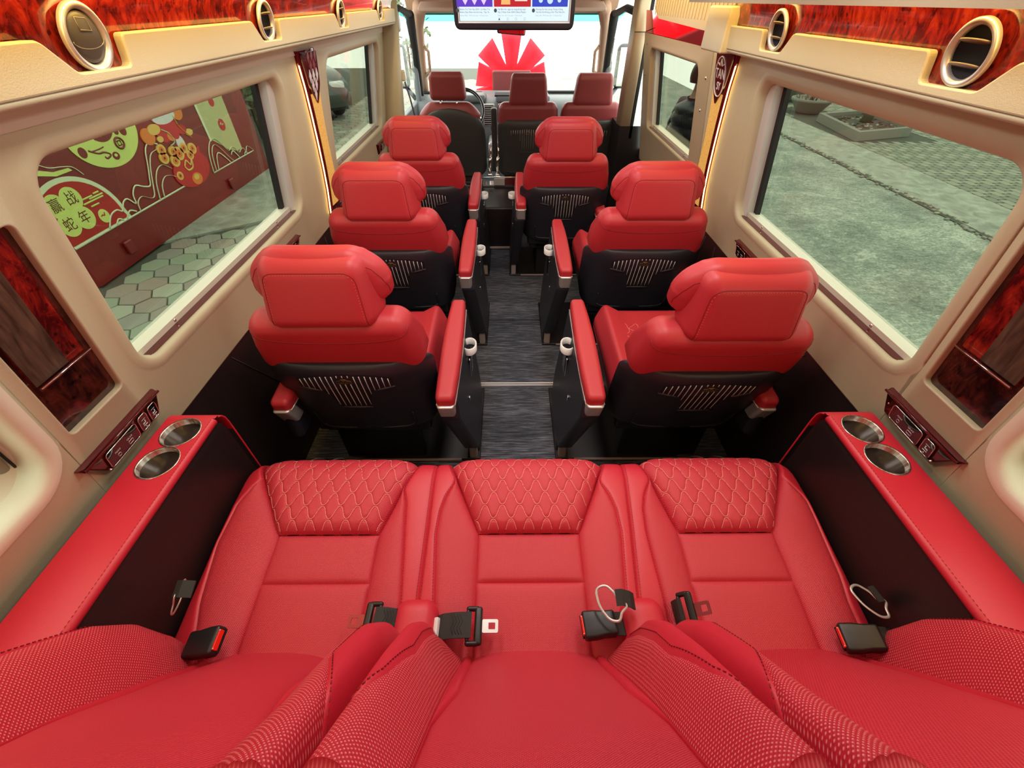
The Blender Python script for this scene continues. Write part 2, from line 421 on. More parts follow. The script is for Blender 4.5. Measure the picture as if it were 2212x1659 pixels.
W1 = {-1: (0.725, 1.715, 0.825, 1.255), 1: (0.70, 1.66, 0.82, 1.25)}
W2 = {-1: (2.20, 3.17, 0.835, 1.26), 1: (2.27, 3.12, 0.835, 1.235)}
WR = {-1: (-0.22, 0.445, 0.80, 1.24), 1: (-0.22, 0.445, 0.80, 1.24)}
PK = {-1: (0.507, 0.648, 0.835, 1.19), 1: (0.500, 0.645, 0.840, 1.19)}
ZB, ZT = 0.64, 1.325
REC = [(0, -0.014), (0, -0.002), (0.0015, 0.0008), (0.004, 0.0012), (0.006, 0.0)]
for s, nm in ((-1, 'wall_left'), (1, 'wall_right')):
    mb = MB()
    holed(mb, s, (-0.36, 0.48, ZB, ZT), WR[s], 0.06, BEZ, beige, beigel)  # paler rim: daylight on the rear window recess put into the colour
    holed(mb, s, (0.48, 0.675, ZB, ZT), PK[s], 0.012, REC, beige)
    y1 = 1.80
    holed(mb, s, (0.675, y1, ZB, ZT), W1[s], 0.055, BEZ, beige)
    plain(mb, s, y1, 2.12, ZB, ZT, beige)
    if s < 0: holed(mb, s, (2.12, 3.30, ZB, ZT), W2[s], 0.055, BEZ, beige)
    # backing strips behind the panel joints
    for yj in (0.48, 0.675, y1, 2.12): plain(mb, s, yj - 0.012, yj + 0.012, ZB, ZT, beige, -0.002)
    plain(mb, s, -0.36, 3.30 if s < 0 else 2.1, ZT - 0.012, ZT + 0.02, beige, -0.002)
    # upper curve of the wall up to the cornice, behind everything to the roof
    ye = 3.30 if s < 0 else 1.98
    prof = [(hw(ZT), ZT), (0.798, 1.332), (0.793, 1.336), (0.78, 1.338)]
    P = [[(s * x, y, z) for x, z in prof] for y in (-0.36, ye)]
    mb.grid(P, beige)
    P = [[(s * 0.80, y, 1.30), (s * 0.80, y, 1.68)] for y in (-0.36, 3.30 if s < 0 else 2.0)]
    mb.grid(P, roofm)
    # rounded bottom edge
    P = [[(s * (hw(ZB)), y, ZB), (s * (hw(ZB) + 0.004), y, ZB - 0.006), (s * (hw(ZB) + 0.02), y, ZB - 0.008)] for y in (-0.36, 3.30 if s < 0 else 2.12)]
    mb.grid(P, beige)
    o = mb.build(nm); struct(o)
    # black lower wall lining with faint panel seams
    mb = MB(); x = s * (hw(ZB) + 0.006)
    mb.grid([[(x, y, 0), (x, y, 0.66)] for y in (-0.36, 3.5)], blackv)
    for (ya, za, yb, zb) in ((1.0, 0.62, 1.25, 0.2), (1.25, 0.2, 1.7, 0.2), (1.7, 0.2, 1.78, 0.62), (1.9, 0.62, 1.98, 0.2)):
        mb.tube([(x - s * 0.001, ya, za), (x - s * 0.001, yb, zb)], 0.0016, blackp, 6)
    o = mb.build('trim_%d' % (1 if s < 0 else 2)); struct(o)

# wheel arch housings between bench and first row
for s in (-1, 1):
    mb = MB(); prof = [(0.30 * math.cos(a_), 0.26 * math.sin(a_)) for a_ in np.linspace(0, PI, 25)]
    ring = [[(s * xx, 0.70 + a_, b_) for a_, b_ in prof] for xx in (0.905, 0.70, 0.685)]
    ring[2] = [(s * 0.685, 0.70 + a_ * 0.95, b_ * 0.95) for a_, b_ in prof]
    mb.grid(ring, blackv)
    c = [(s * 0.685, 0.70, 0)] + [(s * 0.685, 0.70 + a_ * 0.95, b_ * 0.95) for a_, b_ in prof]
    mb.add(c, [(0, i, i + 1) for i in range(1, len(prof))], blackv)
    for q in (0.70, 0.78): mb.tube([(s * q, 0.70 + a_ * 1.01, b_ * 1.01) for a_, b_ in prof], 0.003, beige if False else greyfoot, 6)
    o = mb.build('trim_%d' % (3 if s < 0 else 4)); struct(o)

# floor
mb = MB(); mb.box((0, 1.6, -0.02), (1.84, 3.94, 0.04), carpet); struct(mb.build('floor'))
mb = MB()   # cross strip and mat seam
mb.box((0.02, 1.512, 0.002), (1.5, 0.012, 0.004), silver); mb.box((0.02, 1.527, 0.002), (1.5, 0.007, 0.005), whitem)
mb.box((0.02, 2.10, 0.0008), (1.5, 0.004, 0.002), rubber)
struct(mb.build('trim_5'))

# cab riser at the front of the cabin, with wooden sill and steel edge
mb = MB()
mb.box((0.0, 3.62, 0.165), (1.80, 0.16, 0.33), blackv, 0.008)
mb.box((-0.28, 3.34, 0.16), (0.58, 0.50, 0.32), blackv, 0.015)
mb.tube([(-0.60, 3.085, 0.012), (-0.01, 3.085, 0.012), (0.015, 3.11, 0.012), (0.015, 3.53, 0.012)], 0.011, greyfoot, 8)
struct(mb.build('trim_6'))
mb = MB(); mb.box((0.10, 3.56, 0.365), (0.36, 0.06, 0.055), maroon, 0.006); mb.box((-0.11, 3.56, 0.365), (0.09, 0.062, 0.057), silver, 0.004)
mb.tube([(-0.3, 3.535, 0.398), (0.5, 3.535, 0.398)], 0.007, chrome, 8); mb.box((0.0, 3.60, 0.33), (1.8, 0.10, 0.012), chrome)
struct(mb.build('trim_7'))
mb = MB(); mb.box((0, 4.35, 0.13), (1.84, 1.5, 0.02), carpet); struct(mb.build('trim_8'))

# rear wall and roof
mb = MB(); mb.box((0, -0.38, 0.82), (1.84, 0.04, 1.70), beige); struct(mb.build('wall_rear'))
mb = MB(); mb.box((0, 1.5, 1.69), (1.66, 3.8, 0.03), roofm)
mb.box((0, 4.1, 1.55), (1.72, 1.6, 0.03), pinkb)
struct(mb.build('ceiling'))

# ---- roof ducts: beige cornice, burl board, upper ledge
VY = {-1: [0.865, 1.535, 2.24, 2.93], 1: [0.835, 1.475]}
DZ = {-1: 0.0, 1: -0.022}     # the right cornice sits a little lower
for s in (-1, 1):
    ye = 3.28 if s < 0 else 1.80
    root = empty('roof_duct', (s * 0.72, 0.8, 1.35))
    tag(root, ('long beige and red burl roof duct above the left side windows' if s < 0 else 'shorter beige and red burl roof duct above the right rear window'), 'air duct')
    # cornice with notches round the vents
    top = [(-0.36, 1.407)]
    for y in VY[s]:
        top += [(y - 0.10, 1.407), (y - 0.055, 1.364), (y + 0.066, 1.362), (y + 0.073, 1.407)]
    top += [(ye, 1.407)]
    poly = rpoly([(ye, 1.347), (-0.36, 1.347)] + top, 0.009, 4)
    dz = DZ[s]; mb = MB(); mb.prism(poly, lambda a, b, d: (s * (d - (b - 1.347) * 0.10), a, b + dz), 0.727, 0.711, beige, flat=True, bev=0.003)
    P = [[(s * x, y, z + dz) for x, z in ((0.727, 1.352), (0.714, 1.345), (0.719, 1.338), (0.74, 1.333), (0.775, 1.338), (0.795, 1.352))] for y in (-0.36, ye)]
    mb.grid(P, beige)
    if s > 0:
        mb.box((0.735, ye + 0.075, 1.372), (0.09, 0.19, 0.12), beige, 0.006)
    mb.build('cornice', root)
    mb = MB()
    prof = [(0.724, 1.345 + dz), (0.726, 1.38 + dz), (0.724, 1.41), (0.716, 1.435), (0.70, 1.462), (0.69, 1.475)]
    P = [[(s * x, y, z) for x, z in prof] for y in np.linspace(-0.36, ye, 12)]
    mb.grid(P, burl); mb.build('burl_board', root)
    mb = MB()
    mb.prism([(0.60, 1.66), (0.60, 1.485), (0.612, 1.452 if s < 0 else 1.440), (0.652, 1.452 if s < 0 else 1.440), (0.658, 1.478), (0.79, 1.478), (0.79, 1.66)],
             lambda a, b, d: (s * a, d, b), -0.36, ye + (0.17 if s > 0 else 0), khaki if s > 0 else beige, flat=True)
    mb.build('upper_ledge', root)
    mb = MB(); mb.box((s * 0.676, 1.45, 1.4755), (0.006, 3.3 if s < 0 else 3.0, 0.004), ledm)
    mb.build('led_strip', root)

# round air vents on the ducts
def make_vent(s, kind):
    root = empty('air_vent', (0, 0, 0))
    # local: x along the duct (y world), y up, z towards the cabin
    mb = MB()
    mb.lathe([(0.0525, -0.004), (0.0530, 0.003), (0.0505, 0.0065), (0.0465, 0.0065), (0.041, 0.002), (0.0405, -0.006)], silver, n=56)
    mb.build('ring', root)
    mb = MB(); mb.lathe([(0.0, -0.0075), (0.0395, -0.0075), (0.041, -0.004)], void, n=40); mb.build('well', root)
    if kind == 0:      # closed flap
        mb = MB(); vs = []
        mb.lathe([(0.0, 0.0035), (0.030, 0.003), (0.038, 0.000), (0.0395, -0.006)], MATS['vent_flap'], n=48)
        mb.tube([(0.038 * math.cos(q), 0.038 * math.sin(q) * 0.32 - 0.004, 0.0035 - 0.001) for q in np.linspace(PI, 2 * PI, 20)], 0.0009, MATS['vent_line'], 6)
        mb.tube([(-0.012, 0.012, 0.0040), (-0.013, 0.030, 0.0028), (0.012, 0.028, 0.0028), (0.016, 0.010, 0.0040), (-0.012, 0.012, 0.0040)], 0.0007, MATS['vent_line'], 6)
        mb.build('flap', root)
    else:
        for q in (-0.018, 0.018):
            mb = MB(); h = math.sqrt(max(0.0, 0.0385 ** 2 - q * q))
            pts = [(h * math.cos(a_), 0.010 * math.sin(a_)) for a_ in np.linspace(0, 2 * PI, 28)[:-1]]
            M = Matrix.Rotation(R(62), 4, 'X')
            mb.prism(pts, lambda a_, b_, d: M @ Vector((a_, b_, d)) + Vector((0, q, 0.001)), -0.0014, 0.0014, MATS['vent_brown'], flat=False)
            mb.build('blade', root)
    return root
mat('vent_brown', (0.24, 0.18, 0.11), 0.5); mat('vent_flap', (0.085, 0.072, 0.058), 0.45); mat('vent_line', (0.30, 0.27, 0.20), 0.5)  # golden duct light put into the lighter blade brown
VL = {(-1, 0): 'closed round vent, nearest of the left duct row', (-1, 1): 'open round vent second from the camera on the left duct',
      (-1, 2): 'small-looking third round vent along the left duct', (-1, 3): 'farthest round vent of the left duct beside the pillar',
      (1, 0): 'big silver-ringed open vent near the right frame edge', (1, 1): 'silver-ringed open vent at the front end of the right duct'}
protos = {}
for s in (-1, 1):
    for i, y in enumerate(VY[s]):
        kind = 0 if (s, i) == (-1, 0) else 1
        if kind in protos: o = copy_tree(protos[kind])
        else: o = protos[kind] = make_vent(s, kind)
        M = frame((0, 0, 0), (0, s * -1.0, 0), (-s * 0.16, 0, 1))   # z = x cross y
        o.location = (s * 0.7125, y, 1.404 + (DZ[s] + 0.004 if s > 0 else 0))
        o.rotation_euler = M.to_euler(); o.scale = (0.86, 0.86, 0.86)
        tag(o, VL[(s, i)], 'air vent', 'round vents of the roof ducts')
# burl-tab plates behind the vents, part of the boards
# ---- housings of the ceiling lamps, added out of view for the cabin light
first = None
for i, (x, y) in enumerate([(-0.3, 0.05), (0.3, 0.05), (-0.3, 0.85), (0.3, 0.85), (-0.3, 1.55), (0.3, 1.55), (-0.3, 2.4), (0.3, 2.4)]):
    if first is None:
        first = o = empty('unseen_ceiling_light', (0, 0, 1.66))
        mb = MB(); mb.box((0, 0, 1.668), (0.24, 0.38, 0.014), beigel, 0.004); mb.build('housing', o)
        mb = MB(); mb.box((0, 0, 1.6605), (0.20, 0.34, 0.004), lampm, 0.001); mb.build('diffuser', o)
    else: o = copy_tree(first)
    o.location = (x, y, 1.66)
    tag(o, 'unseen flat ceiling light added on the %s, %s' % ('left' if x < 0 else 'right', ('above the rear bench', 'above the first seat row', 'above the second seat row', 'above the third seat row')[i // 2]), 'ceiling light', 'unseen added ceiling lights of the cabin')

# ---- windows
def win(n, s, hole, rearfirst, bar='front'):
    y0, y1, z0, z1 = hole
    root = empty('window_%d' % n, WP(s, (y0 + y1) / 2, z0, -0.055)); struct(root)
    D = -0.046
    mb = MB(); e = 0.004
    # bottom rail with inner maroon gap and outer cream sill
    mb.prism([(y0 - .02, z0 - .012), (y1 + .02, z0 - .012), (y1 + .02, z0 + 0.020), (y0 - .02, z0 + 0.020)], lambda a, b, d: WP(s, a, b, d), -0.075, -0.030, creamf)
    mb.build('bottom_rail', root)
    mb = MB(); mb.prism([(y0 - .01, z0 - .02), (y1 + .01, z0 - .02), (y1 + .01, z0 + 0.004), (y0 - .01, z0 + 0.004)], lambda a, b, d: WP(s, a, b, d), -0.030, -0.012, maroon)
    mb.build('bottom_seal', root)
    mb = MB(); mb.prism([(y1 - 0.048, z0 + 0.0), (y1 + 0.02, z0 + 0.0), (y1 + 0.02, z1 + 0.02), (y1 - 0.048, z1 + 0.02)], lambda a, b, d: WP(s, a, b, d), -0.062, -0.024, whitef)
    mb.build('front_stile', root)
    mb = MB(); mb.prism([(y1 - 0.070, z0 + 0.018), (y1 - 0.048, z0 + 0.018), (y1 - 0.048, z1 + 0.02), (y1 - 0.070, z1 + 0.02)], lambda a, b, d: WP(s, a, b, d), -0.066, -0.05, rubber)
    mb.build('rubber_seal', root)
    mb = MB(); mb.prism([(y0 - 0.02, z0), (y0 + 0.012, z0), (y0 + 0.012, z1 + 0.02), (y0 - 0.02, z1 + 0.02)], lambda a, b, d: WP(s, a, b, d), -0.062, -0.04, creamf)
    mb.build('rear_stile', root)
    mb = MB(); mb.prism([(y0 - .01, z0 + 0.01), (y1 - .04, z0 + .01), (y1 - .04, z1 + .02), (y0 - .01, z1 + .02)], lambda a, b, d: WP(s, a, b, d), -0.070, -0.066, tinted)
    mb.build('pane', root)
    mb = MB()
    for y in (y0 + 0.17 * (y1 - y0), y0 + 0.82 * (y1 - y0)):
        c = Vector(WP(s, y, z0 + 0.012, -0.030)); mb.lathe([(0.0, 0.002), (0.0035, 0.0015), (0.0045, 0)], chrome, c, frame((0, 0, 0), (0, 1, 0), (0, 0, s)).to_3x3().to_4x4() if False else Matrix.Rotation(R(-90 * s), 4, 'Y'), 14)
    mb.build('screw', root)
    # clear latch blocks
    mb = MB(); zc = z0 + 0.30
    mb.prism(rpoly([(y0 + 0.002, zc - .045), (y0 + .016, zc - .045), (y0 + .016, zc + .045), (y0 + .002, zc + .045)], .003, 2), lambda a, b, d: WP(s, a, b, d), -0.04, -0.020, clear)
    mb.build('latch', root)
win(1, -1, W1[-1], 1); win(2, -1, W2[-1], 1); win(3, 1, W1[1], 1)
def rwin(n, s):
    y0, y1, z0, z1 = WR[s]
    root = empty('window_%d' % n, WP(s, (y0 + y1) / 2, z0, -0.12)); struct(root)
    mb = MB()
    # deep recess, its pale beige carrying the daylight on it
    outer = rrect(y0, y1, z0, z1, 0.06, 0.0); inn = rrect(y0 - .0, y1 - 0.05, z0 + 0.05, z1, 0.02, 0.0)
    N = len(outer); vs = [WP(s, a, b, -0.05) for a, b in outer] + [WP(s, a, b, -0.10) for a, b in inn]
    mb.add(vs, [(k_, (k_ + 1) % N, N + (k_ + 1) % N, N + k_) for k_ in range(N)], beigel)
    mb.build('recess', root)
    mb = MB(); mb.prism([(y0, z0 + .04), (y1 - .04, z0 + .04), (y1 - .04, z1), (y0, z1)], lambda a, b, d: WP(s, a, b, d), -0.106, -0.102, reartint); mb.build('pane', root)
    mb = MB(); mb.tube([WP(s, y1 - 0.022, z0 + 0.04, -0.055), WP(s, y1 - 0.022, z1, -0.055)], 0.009, MATS['vent_line'], 12); mb.tube([WP(s, y1 - 0.008, z0 + 0.03, -0.052), WP(s, y1 - 0.008, z1, -0.052)], 0.0025, rubber, 6)
    mb.build('curtain_rail', root)
rwin(4, -1); rwin(5, 1)

# ---- sliding door on the right with its window
root = empty('door_1', (0.87, 2.7, 0.5)); struct(root)
mb = MB()
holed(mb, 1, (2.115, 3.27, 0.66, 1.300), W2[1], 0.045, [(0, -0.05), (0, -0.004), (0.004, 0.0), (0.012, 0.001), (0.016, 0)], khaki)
# lower flap of the panel
poly = [(2.115, 0.66), (3.27, 0.66), (3.27, 0.60), (3.22, 0.565), (3.12, 0.50), (2.9, 0.44), (2.115, 0.44)]
mb.prism(poly, lambda a, b, d: WP(1, a, b, d), -0.01, 0.0, khaki)
for y, z in ((3.20, 1.25), (3.21, 1.10), (2.17, 1.20), (2.19, 1.08), (3.2, 0.60)): mb.lathe([(0, .004), (.004, .003), (.006, 0)], chrome, WP(1, y, z, 0.0), Matrix.Rotation(R(-90), 4, 'Y'), 12)
mb.build('door_panel', root)
win_root = empty('window_6', WP(1, 2.7, 0.83, -0.06)); struct(win_root)
bpy.data.objects.remove(win_root)
win(6, 1, W2[1], 1)
mb = MB(); mb.prism([(2.03, 1.285), (3.27, 1.278), (3.27, 1.40), (2.03, 1.40)], lambda a, b, d: WP(1, a, b, d), -0.012, -0.004, mat('dark_red_mirror', (0.75, 0.10, 0.12), 0.05, 1.0))
o = mb.build('mirror_strip'); tag(o, 'dark red glossy mirror strip above the sliding door window', 'mirror')
# valance above the mirror
mb = MB(); poly = rpoly([(1.95, 1.66), (1.95, 1.372), (2.08, 1.352), (2.9, 1.372), (3.02, 1.41), (3.02, 1.66)], 0.01, 3)
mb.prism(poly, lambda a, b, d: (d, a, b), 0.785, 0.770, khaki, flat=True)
for k_ in range(26): mb.box((0.769, 1.98 + k_ * 0.04, 1.51), (0.003, 0.004, 0.25), beige)
struct(mb.build('trim_9'))

# ================================================================== SEATS
def smooth(t): t = max(0.0, min(1.0, t)); return t * t * (3 - 2 * t)
def captain(loc, a, A, label, tilt=8.0, W=0.0, rz=0.0):
    """a: sign of x towards the aisle, A: offset of the aisle armrest"""
    root = empty('captain_seat', (0, 0, 0))
    r = R(tilt); cr, sr = math.cos(r), math.sin(r)
    def B(x, d, h): return (x, -0.085 - h * sr + d * cr, 0.29 + h * cr + d * sr)
    # --- backrest with leather shoulder
    def fb(x, y, z):
        h = z + 0.255; k_ = 1 - 0.10 * smooth((h - 0.36) / 0.16) - 0.11 * smooth((0.338 - h) / 0.05); d = y + 0.075
        fb_ = 1 - smooth(y / 0.05 + 0.5); ff_ = 1 - fb_
        d -= fb_ * 0.009 * smooth((h - 0.345) / 0.03) * (1 - (x / 0.26) ** 4)
        d += ff_ * (0.035 * (abs(x) / 0.245) ** 3 * (1 - smooth((h - 0.38) / 0.12)) - 0.02)
        return B(x * k_, d, h + 0.004 * (1 - (x / 0.24) ** 2) * smooth((h - .4) / .1))
    mb = pillow((0.254, 0.062, 0.262), (0.050, 0.046, 0.042), fb, dulled_leather, 8); tr = bvh(mb); mb.build('backrest', root)
    sm = MB(); back = (0, cr, sr); dn = (0, sr, -cr)
    pts = [B(x, -0.2, 0.478 - 0.030 * (1 - (x / 0.225) ** 2) ** 0.5 * 1.0) for x in np.linspace(-0.2219, 0.2219, 30)]
    pts = [B(-0.2265, -0.2, 0.493), B(-0.2245, -0.2, 0.485)] + pts + [B(0.2245, -0.2, 0.485), B(0.2265, -0.2, 0.493)]
    ln = proj_line(tr, pts, back, 0.0002); sm.tube(ln, 0.0013, seamm, 6)
    pts = [B(x, -0.2, 0.474 - 0.030 * (1 - (x / 0.225) ** 2) ** 0.5) for x in np.linspace(-0.215, 0.215, 24)]
    l2 = proj_line(tr, pts, back, 0.0003, 0.0035)
    for i in range(0, len(l2) - 1, 2): sm.tube([l2[i], l2[i + 1]], 0.0005, seamm, 4)
    sm.build('seam', root)
    # ribbed band at the aisle side
    mb = MB(); rb = []
    for sg in (-1, 1):
        P = [[B(sg * (0.2345 + 0.004 * math.sin(PI * (d - 0.03) / 0.05)), d, h) for d in np.linspace(0.03, 0.075, 6)] for h in np.linspace(0.20, 0.42, 60)]
        P = [[(p[0] + sg * 0.0012 * (i % 2), p[1], p[2]) for p in row] for i, row in enumerate(P)]
        mb = MB(); mb.grid(P, dulled_leather); mb.build('ribbed_band', root)
    # --- black rear shell
    def fs_(x, y, z):
        h = z + 0.176; k_ = 1.0 - 0.10 * smooth((0.16 - h) / 0.18)
        d = y + 0.012 + 0.055 * (abs(x) / 0.264) ** 4
        d -= 0.010 * smooth(h / 0.30) * (1 - (x / 0.25) ** 4) * (1 if y < 0 else 0)
        return B(x * k_, d, h)
    mb = pillow((0.270, 0.022, 0.184), (0.055, 0.020, 0.05), fs_, shell, 8); tr = bvh(mb); so = mb.build('seat_back_shell', root)
    # raised lips on the shell
    mb = MB()
    for pl in ([(-0.150, 0.272), (-0.085, 0.258)], [(0.150, 0.272), (0.085, 0.258)], [(-0.052, 0.163), (0.052, 0.163)],
               [(-0.17, 0.035), (-0.15, 0.024), (-0.045, 0.024)], [(0.17, 0.035), (0.15, 0.024), (0.045, 0.024)],
               [(-0.17, 0.035), (-0.172, 0.11)], [(0.17, 0.035), (0.172, 0.11)]):
        ln = proj_line(tr, [B(x, -0.15, h) for x, h in pl], back, -0.0008, 0.01)
        if len(ln) > 1:
            n_ = len(ln); mb = MB(); mb.tube(ln, [0.0012 + 0.0042 * math.sin(PI * min(max(i / (n_ - 1), 0.05), 0.95)) ** 0.4 for i in range(n_)], shell, 8)
            mb.build('shell_lip', so)
    poly = [(-0.148, 0.315), (-0.09, 0.330), (0, 0.335), (0.09, 0.330), (0.148, 0.315), (0.143, 0.272), (0.078, 0.255), (0.066, 0.235), (0.050, 0.170), (-0.050, 0.170), (-0.066, 0.235), (-0.078, 0.255), (-0.143, 0.272)]
    poly = rpoly(poly, 0.006, 2)
    mb = MB(); fr_ = [proj_line(tr, [B(x, -0.15, h), B(x + 1e-5, -0.15, h)], back, 0.0006) for x, h in poly]
    P = [q[0] for q in fr_ if q]; c = sum(P, Vector()) / len(P); c0 = proj_line(tr, [B(0, -0.15, 0.27), B(1e-5, -0.15, 0.27)], back, 0.0006)[0]
    mb.add([c0] + P, [(0, i, i % len(P) + 1) for i in range(1, len(P) + 1)], void); go = mb.build('grille', so)
    def inside(x, h):
        c_ = False; n_ = len(poly); j = n_ - 1
        for i in range(n_):
            if (poly[i][1] > h) != (poly[j][1] > h) and x < (poly[j][0] - poly[i][0]) * (h - poly[i][1]) / (poly[j][1] - poly[i][1]) + poly[i][0]: c_ = not c_
            j = i
        return c_
    mb = MB()
    for i in range(17):
        x = -0.136 + i * 0.017; hs = [h for h in np.linspace(0.166, 0.336, 60) if inside(x, h)]
        if not hs: continue
        hi, lo = max(hs) - 0.003, min(hs) + 0.003
        segs = [(lo, hi)] if abs(x) > 0.028 else [(lo, 0.292), (0.322, hi)]
        for l0, l1 in segs:
            if l1 - l0 < 0.004: continue
            ln = proj_line(tr, [B(x, -0.15, l0), B(x, -0.15, l1)], back, 0.0012, 0.02); mb.tube(ln, 0.0014, whitem, 4)
    mb.build('grille_line', so)
    # little gold badge
    bx = proj_line(tr, [B(0, -0.15, 0.305), B(1e-5, -0.15, 0.305)], back, 0.0020)[0]
    MBd = frame(bx, (1, 0, 0), (0, -sr, cr))
    mb = MB(); bp = [(-0.024, -0.008), (0.024, -0.008), (0.021, 0.004), (0.010, 0.006), (0.008, 0.011), (-0.008, 0.011), (-0.010, 0.006), (-0.021, 0.004)]
    mb.tube([MBd @ Vector((p[0], p[1], 0)) for p in bp], 0.0007, gold, 5, closed=True)
    mb.tube([MBd @ Vector(p) for p in ((-0.005, 0.008, 0), (0, 0.003, 0), (0.005, 0.008, 0))], 0.0007, gold, 5)
    bo = mb.build('badge', so)
    text_mesh('LUXURY', 0.0085, 'badge_lettering', gold, MBd @ Matrix.Translation((0, -0.0035, 0)), so, 0.0003, space=1.25)
    # --- headrest
    H0 = 0.581
    def fc(x, y, z):
        h = z + 0.008; t = (h + 0.082) / 0.178; d = y
        k_ = 1.0 - 0.13 * t + 0.22 * (y + 0.05) / 0.10
        dd = 0.046 + d + 0.060 * t
        return B(x * k_, dd, H0 + h)
    mb = pillow((0.144, 0.052, 0.088), (0.034, 0.030, 0.036), fc, dulled_leather, 7); tr2 = bvh(mb); ho = mb.build('headrest', root)
    def fw(x, y, z):
        t = (z + 0.085) / 0.170
        k_ = 1.0 - 0.22 * smooth((t - 0.50) / 0.55) - 0.10 * smooth((0.25 - t) / 0.25)
        d = 0.112 + y + 0.018 * (abs(x) / 0.20) ** 2.2 - 0.012 * (1 - t) + 0.004 * t
        zz = z + 0.008 * (1 - (x / 0.20) ** 2) + (0.010 * (abs(x) / 0.20) ** 2 if z < 0 else 0)
        return B(x * k_, d - 0.006, H0 + 0.014 + zz)
    mb = pillow((0.190, 0.040, 0.087), (0.075, 0.034, 0.052), fw, dulled_leather, 8); tr3 = bvh(mb); mb.build('headrest_wing', ho)
    sm = MB()
    pl = rpoly([(-0.130, -0.076), (0.130, -0.076), (0.117, 0.074), (-0.117, 0.074)], [0.004, 0.004, 0.03, 0.03], 6)
    pl = pl + [pl[0]]
    ln = proj_line(tr2, [B(x, -0.2, H0 + h) for x, h in pl[2:]], back, 0.0002, 0.006); sm.tube(ln, 0.0011, seamm, 5)
    pl2 = inset(pl[:-1], 0.0045)
    ln = proj_line(tr2, [B(x, -0.2, H0 + h) for x, h in pl2 + [pl2[0]]], back, 0.0003, 0.0035)
    for i in range(0, len(ln) - 1, 2):
        if (ln[i + 1] - ln[i]).length < 0.01: sm.tube([ln[i], ln[i + 1]], 0.0006, redthread, 4)
    for sg in (-1, 1):
        pts = [B(sg * x, -0.2, H0 + h) for x, h in ((0.176, -0.055), (0.184, -0.028), (0.184, 0.0), (0.172, 0.030), (0.152, 0.058), (0.135, 0.070))]
        ln = proj_line(tr3, pts, back, 0.0002, 0.01)
        if len(ln) > 1: sm.tube(ln, 0.0010, seamm, 5)
        # zip slot beside the pad
        ln = [Vector(B(sg * (0.174 - 0.012 * q), 0.090 + 0.012 * q, H0 - 0.030 + 0.055 * q)) for q in np.linspace(0, 1, 8)]
        sm.tube(ln, 0.0022, seamm, 6)
    # seam round the wing top
    P = [B(x, 0.0, H0 + 0.4) for x in np.linspace(-0.115, 0.115, 20)]
    ln = proj_line(tr3, [(p[0], Vector(B(0, 0.120, 0)).y - (H0 + 0.09) * sr, p[2]) for p in P], (0, sr, -cr), 0.0002, 0.012)
    if len(ln) > 1: sm.tube(ln, 0.0010, seamm, 5)
    sm.build('headrest_seam', ho)
    mb = MB()
    for sg in (-1, 1):
        mb.tube([B(sg * 0.070, 0.030, H0 - 0.12), B(sg * 0.070, 0.030, H0 - 0.06)], 0.006, chrome, 10)
        mb.lathe([(0, .004), (.010, .003), (.012, 0)], shell, B(sg * 0.070, 0.027, H0 - 0.094), Matrix.Rotation(r, 4, 'X'), 14)
    mb.build('headrest_post', ho)
    # --- seat cushion with stitched diamonds
    def fq(x, y, z):
        t = (y + 0.24) / 0.48; zz = z + 0.385 + 0.02 * t
        if z > 0: zz += 0.030 * smooth((abs(x) - 0.13) / 0.06) * (1 - smooth((abs(x) - 0.20) / 0.035)) - 0.01
        return (x, y + 0.23, zz)
    mb = pillow((0.24, 0.245, 0.062), (0.05, 0.05, 0.045), fq, dulled_leather, 8); tr4 = bvh(mb); co = mb.build('seat_cushion', root)
    sm = MB()
    for k_ in range(-7, 13):
        for sg in (-1, 1):
            P = []
            for t in np.linspace(0, 1, 40):
                y = 0.03 + 0.32 * t; x = sg * ((y - 0.03) * 0.62 - 0.2 + k_ * 0.045)
                x2 = x + 0.006 * math.sin(t * 40)
                if abs(x2) < 0.135: P.append((x2, y, 0.7))
            if len(P) > 2:
                ln = proj_line(tr4, P, (0, 0, -1), 0.0002, 0.02); sm.tube(ln, 0.0008, thread, 4) if len(ln) > 1 else 0
    sm.build('stitching', co)
    # --- base
    mb = MB(); mb.box((0, 0.16, 0.285), (0.43, 0.44, 0.07), blackp, 0.015); mb.box((0, 0.17, 0.235), (0.40, 0.40, 0.04), glossb, 0.006)
    for sg in (-0.12, -0.02, 0.08, 0.16): mb.lathe([(0, .002), (.003, .001), (.004, 0)], chrome, (sg, -0.062, 0.29), Matrix.Rotation(R(90), 4, 'X'), 8)
    mb.build('seat_frame', root)
    mb = MB(); mb.box((-a * 0.02, 0.19, 0.112), (0.34, 0.38, 0.222), blackp, 0.01); mb.build('pedestal', root)
    mb = MB(); mb.box((a * (A / 2 - 0.03), 0.20, 0.006), (A + 0.16, 0.44, 0.012), blackp, 0.005)
    mb.tube([(-a * 0.22, -0.022, 0.008), (a * (A - 0.03), -0.022, 0.008)], 0.006, greyfoot, 8)
    mb.build('base_plate', root)
    # --- armrests
    def arm(sg, off, full):
        y0, y1 = (-0.205, 0.325) if full else (-0.17, 0.30); zt = 0.560 if full else 0.505
        def X(z): return sg * (off + (0.025 - z * 0.045 / 0.55 if full else 0.0))
        L = (y1 - y0) / 2
        def fa(x, y, z):
            t = (y + L) / (2 * L); k_ = 0.80 + 0.30 * math.sin(PI * min(1, t * 0.9 + 0.1)) ** 0.8
            return (X(zt) + x * k_ , (y0 + y1) / 2 + y, zt + z + 0.022 * smooth(t * 1.2) - 0.012)
        mb = pillow((0.032, L, 0.026), (0.016, 0.022, 0.018), fa, dulled_leather, 6); tra = bvh(mb); po = mb.build('armrest_pad', root)
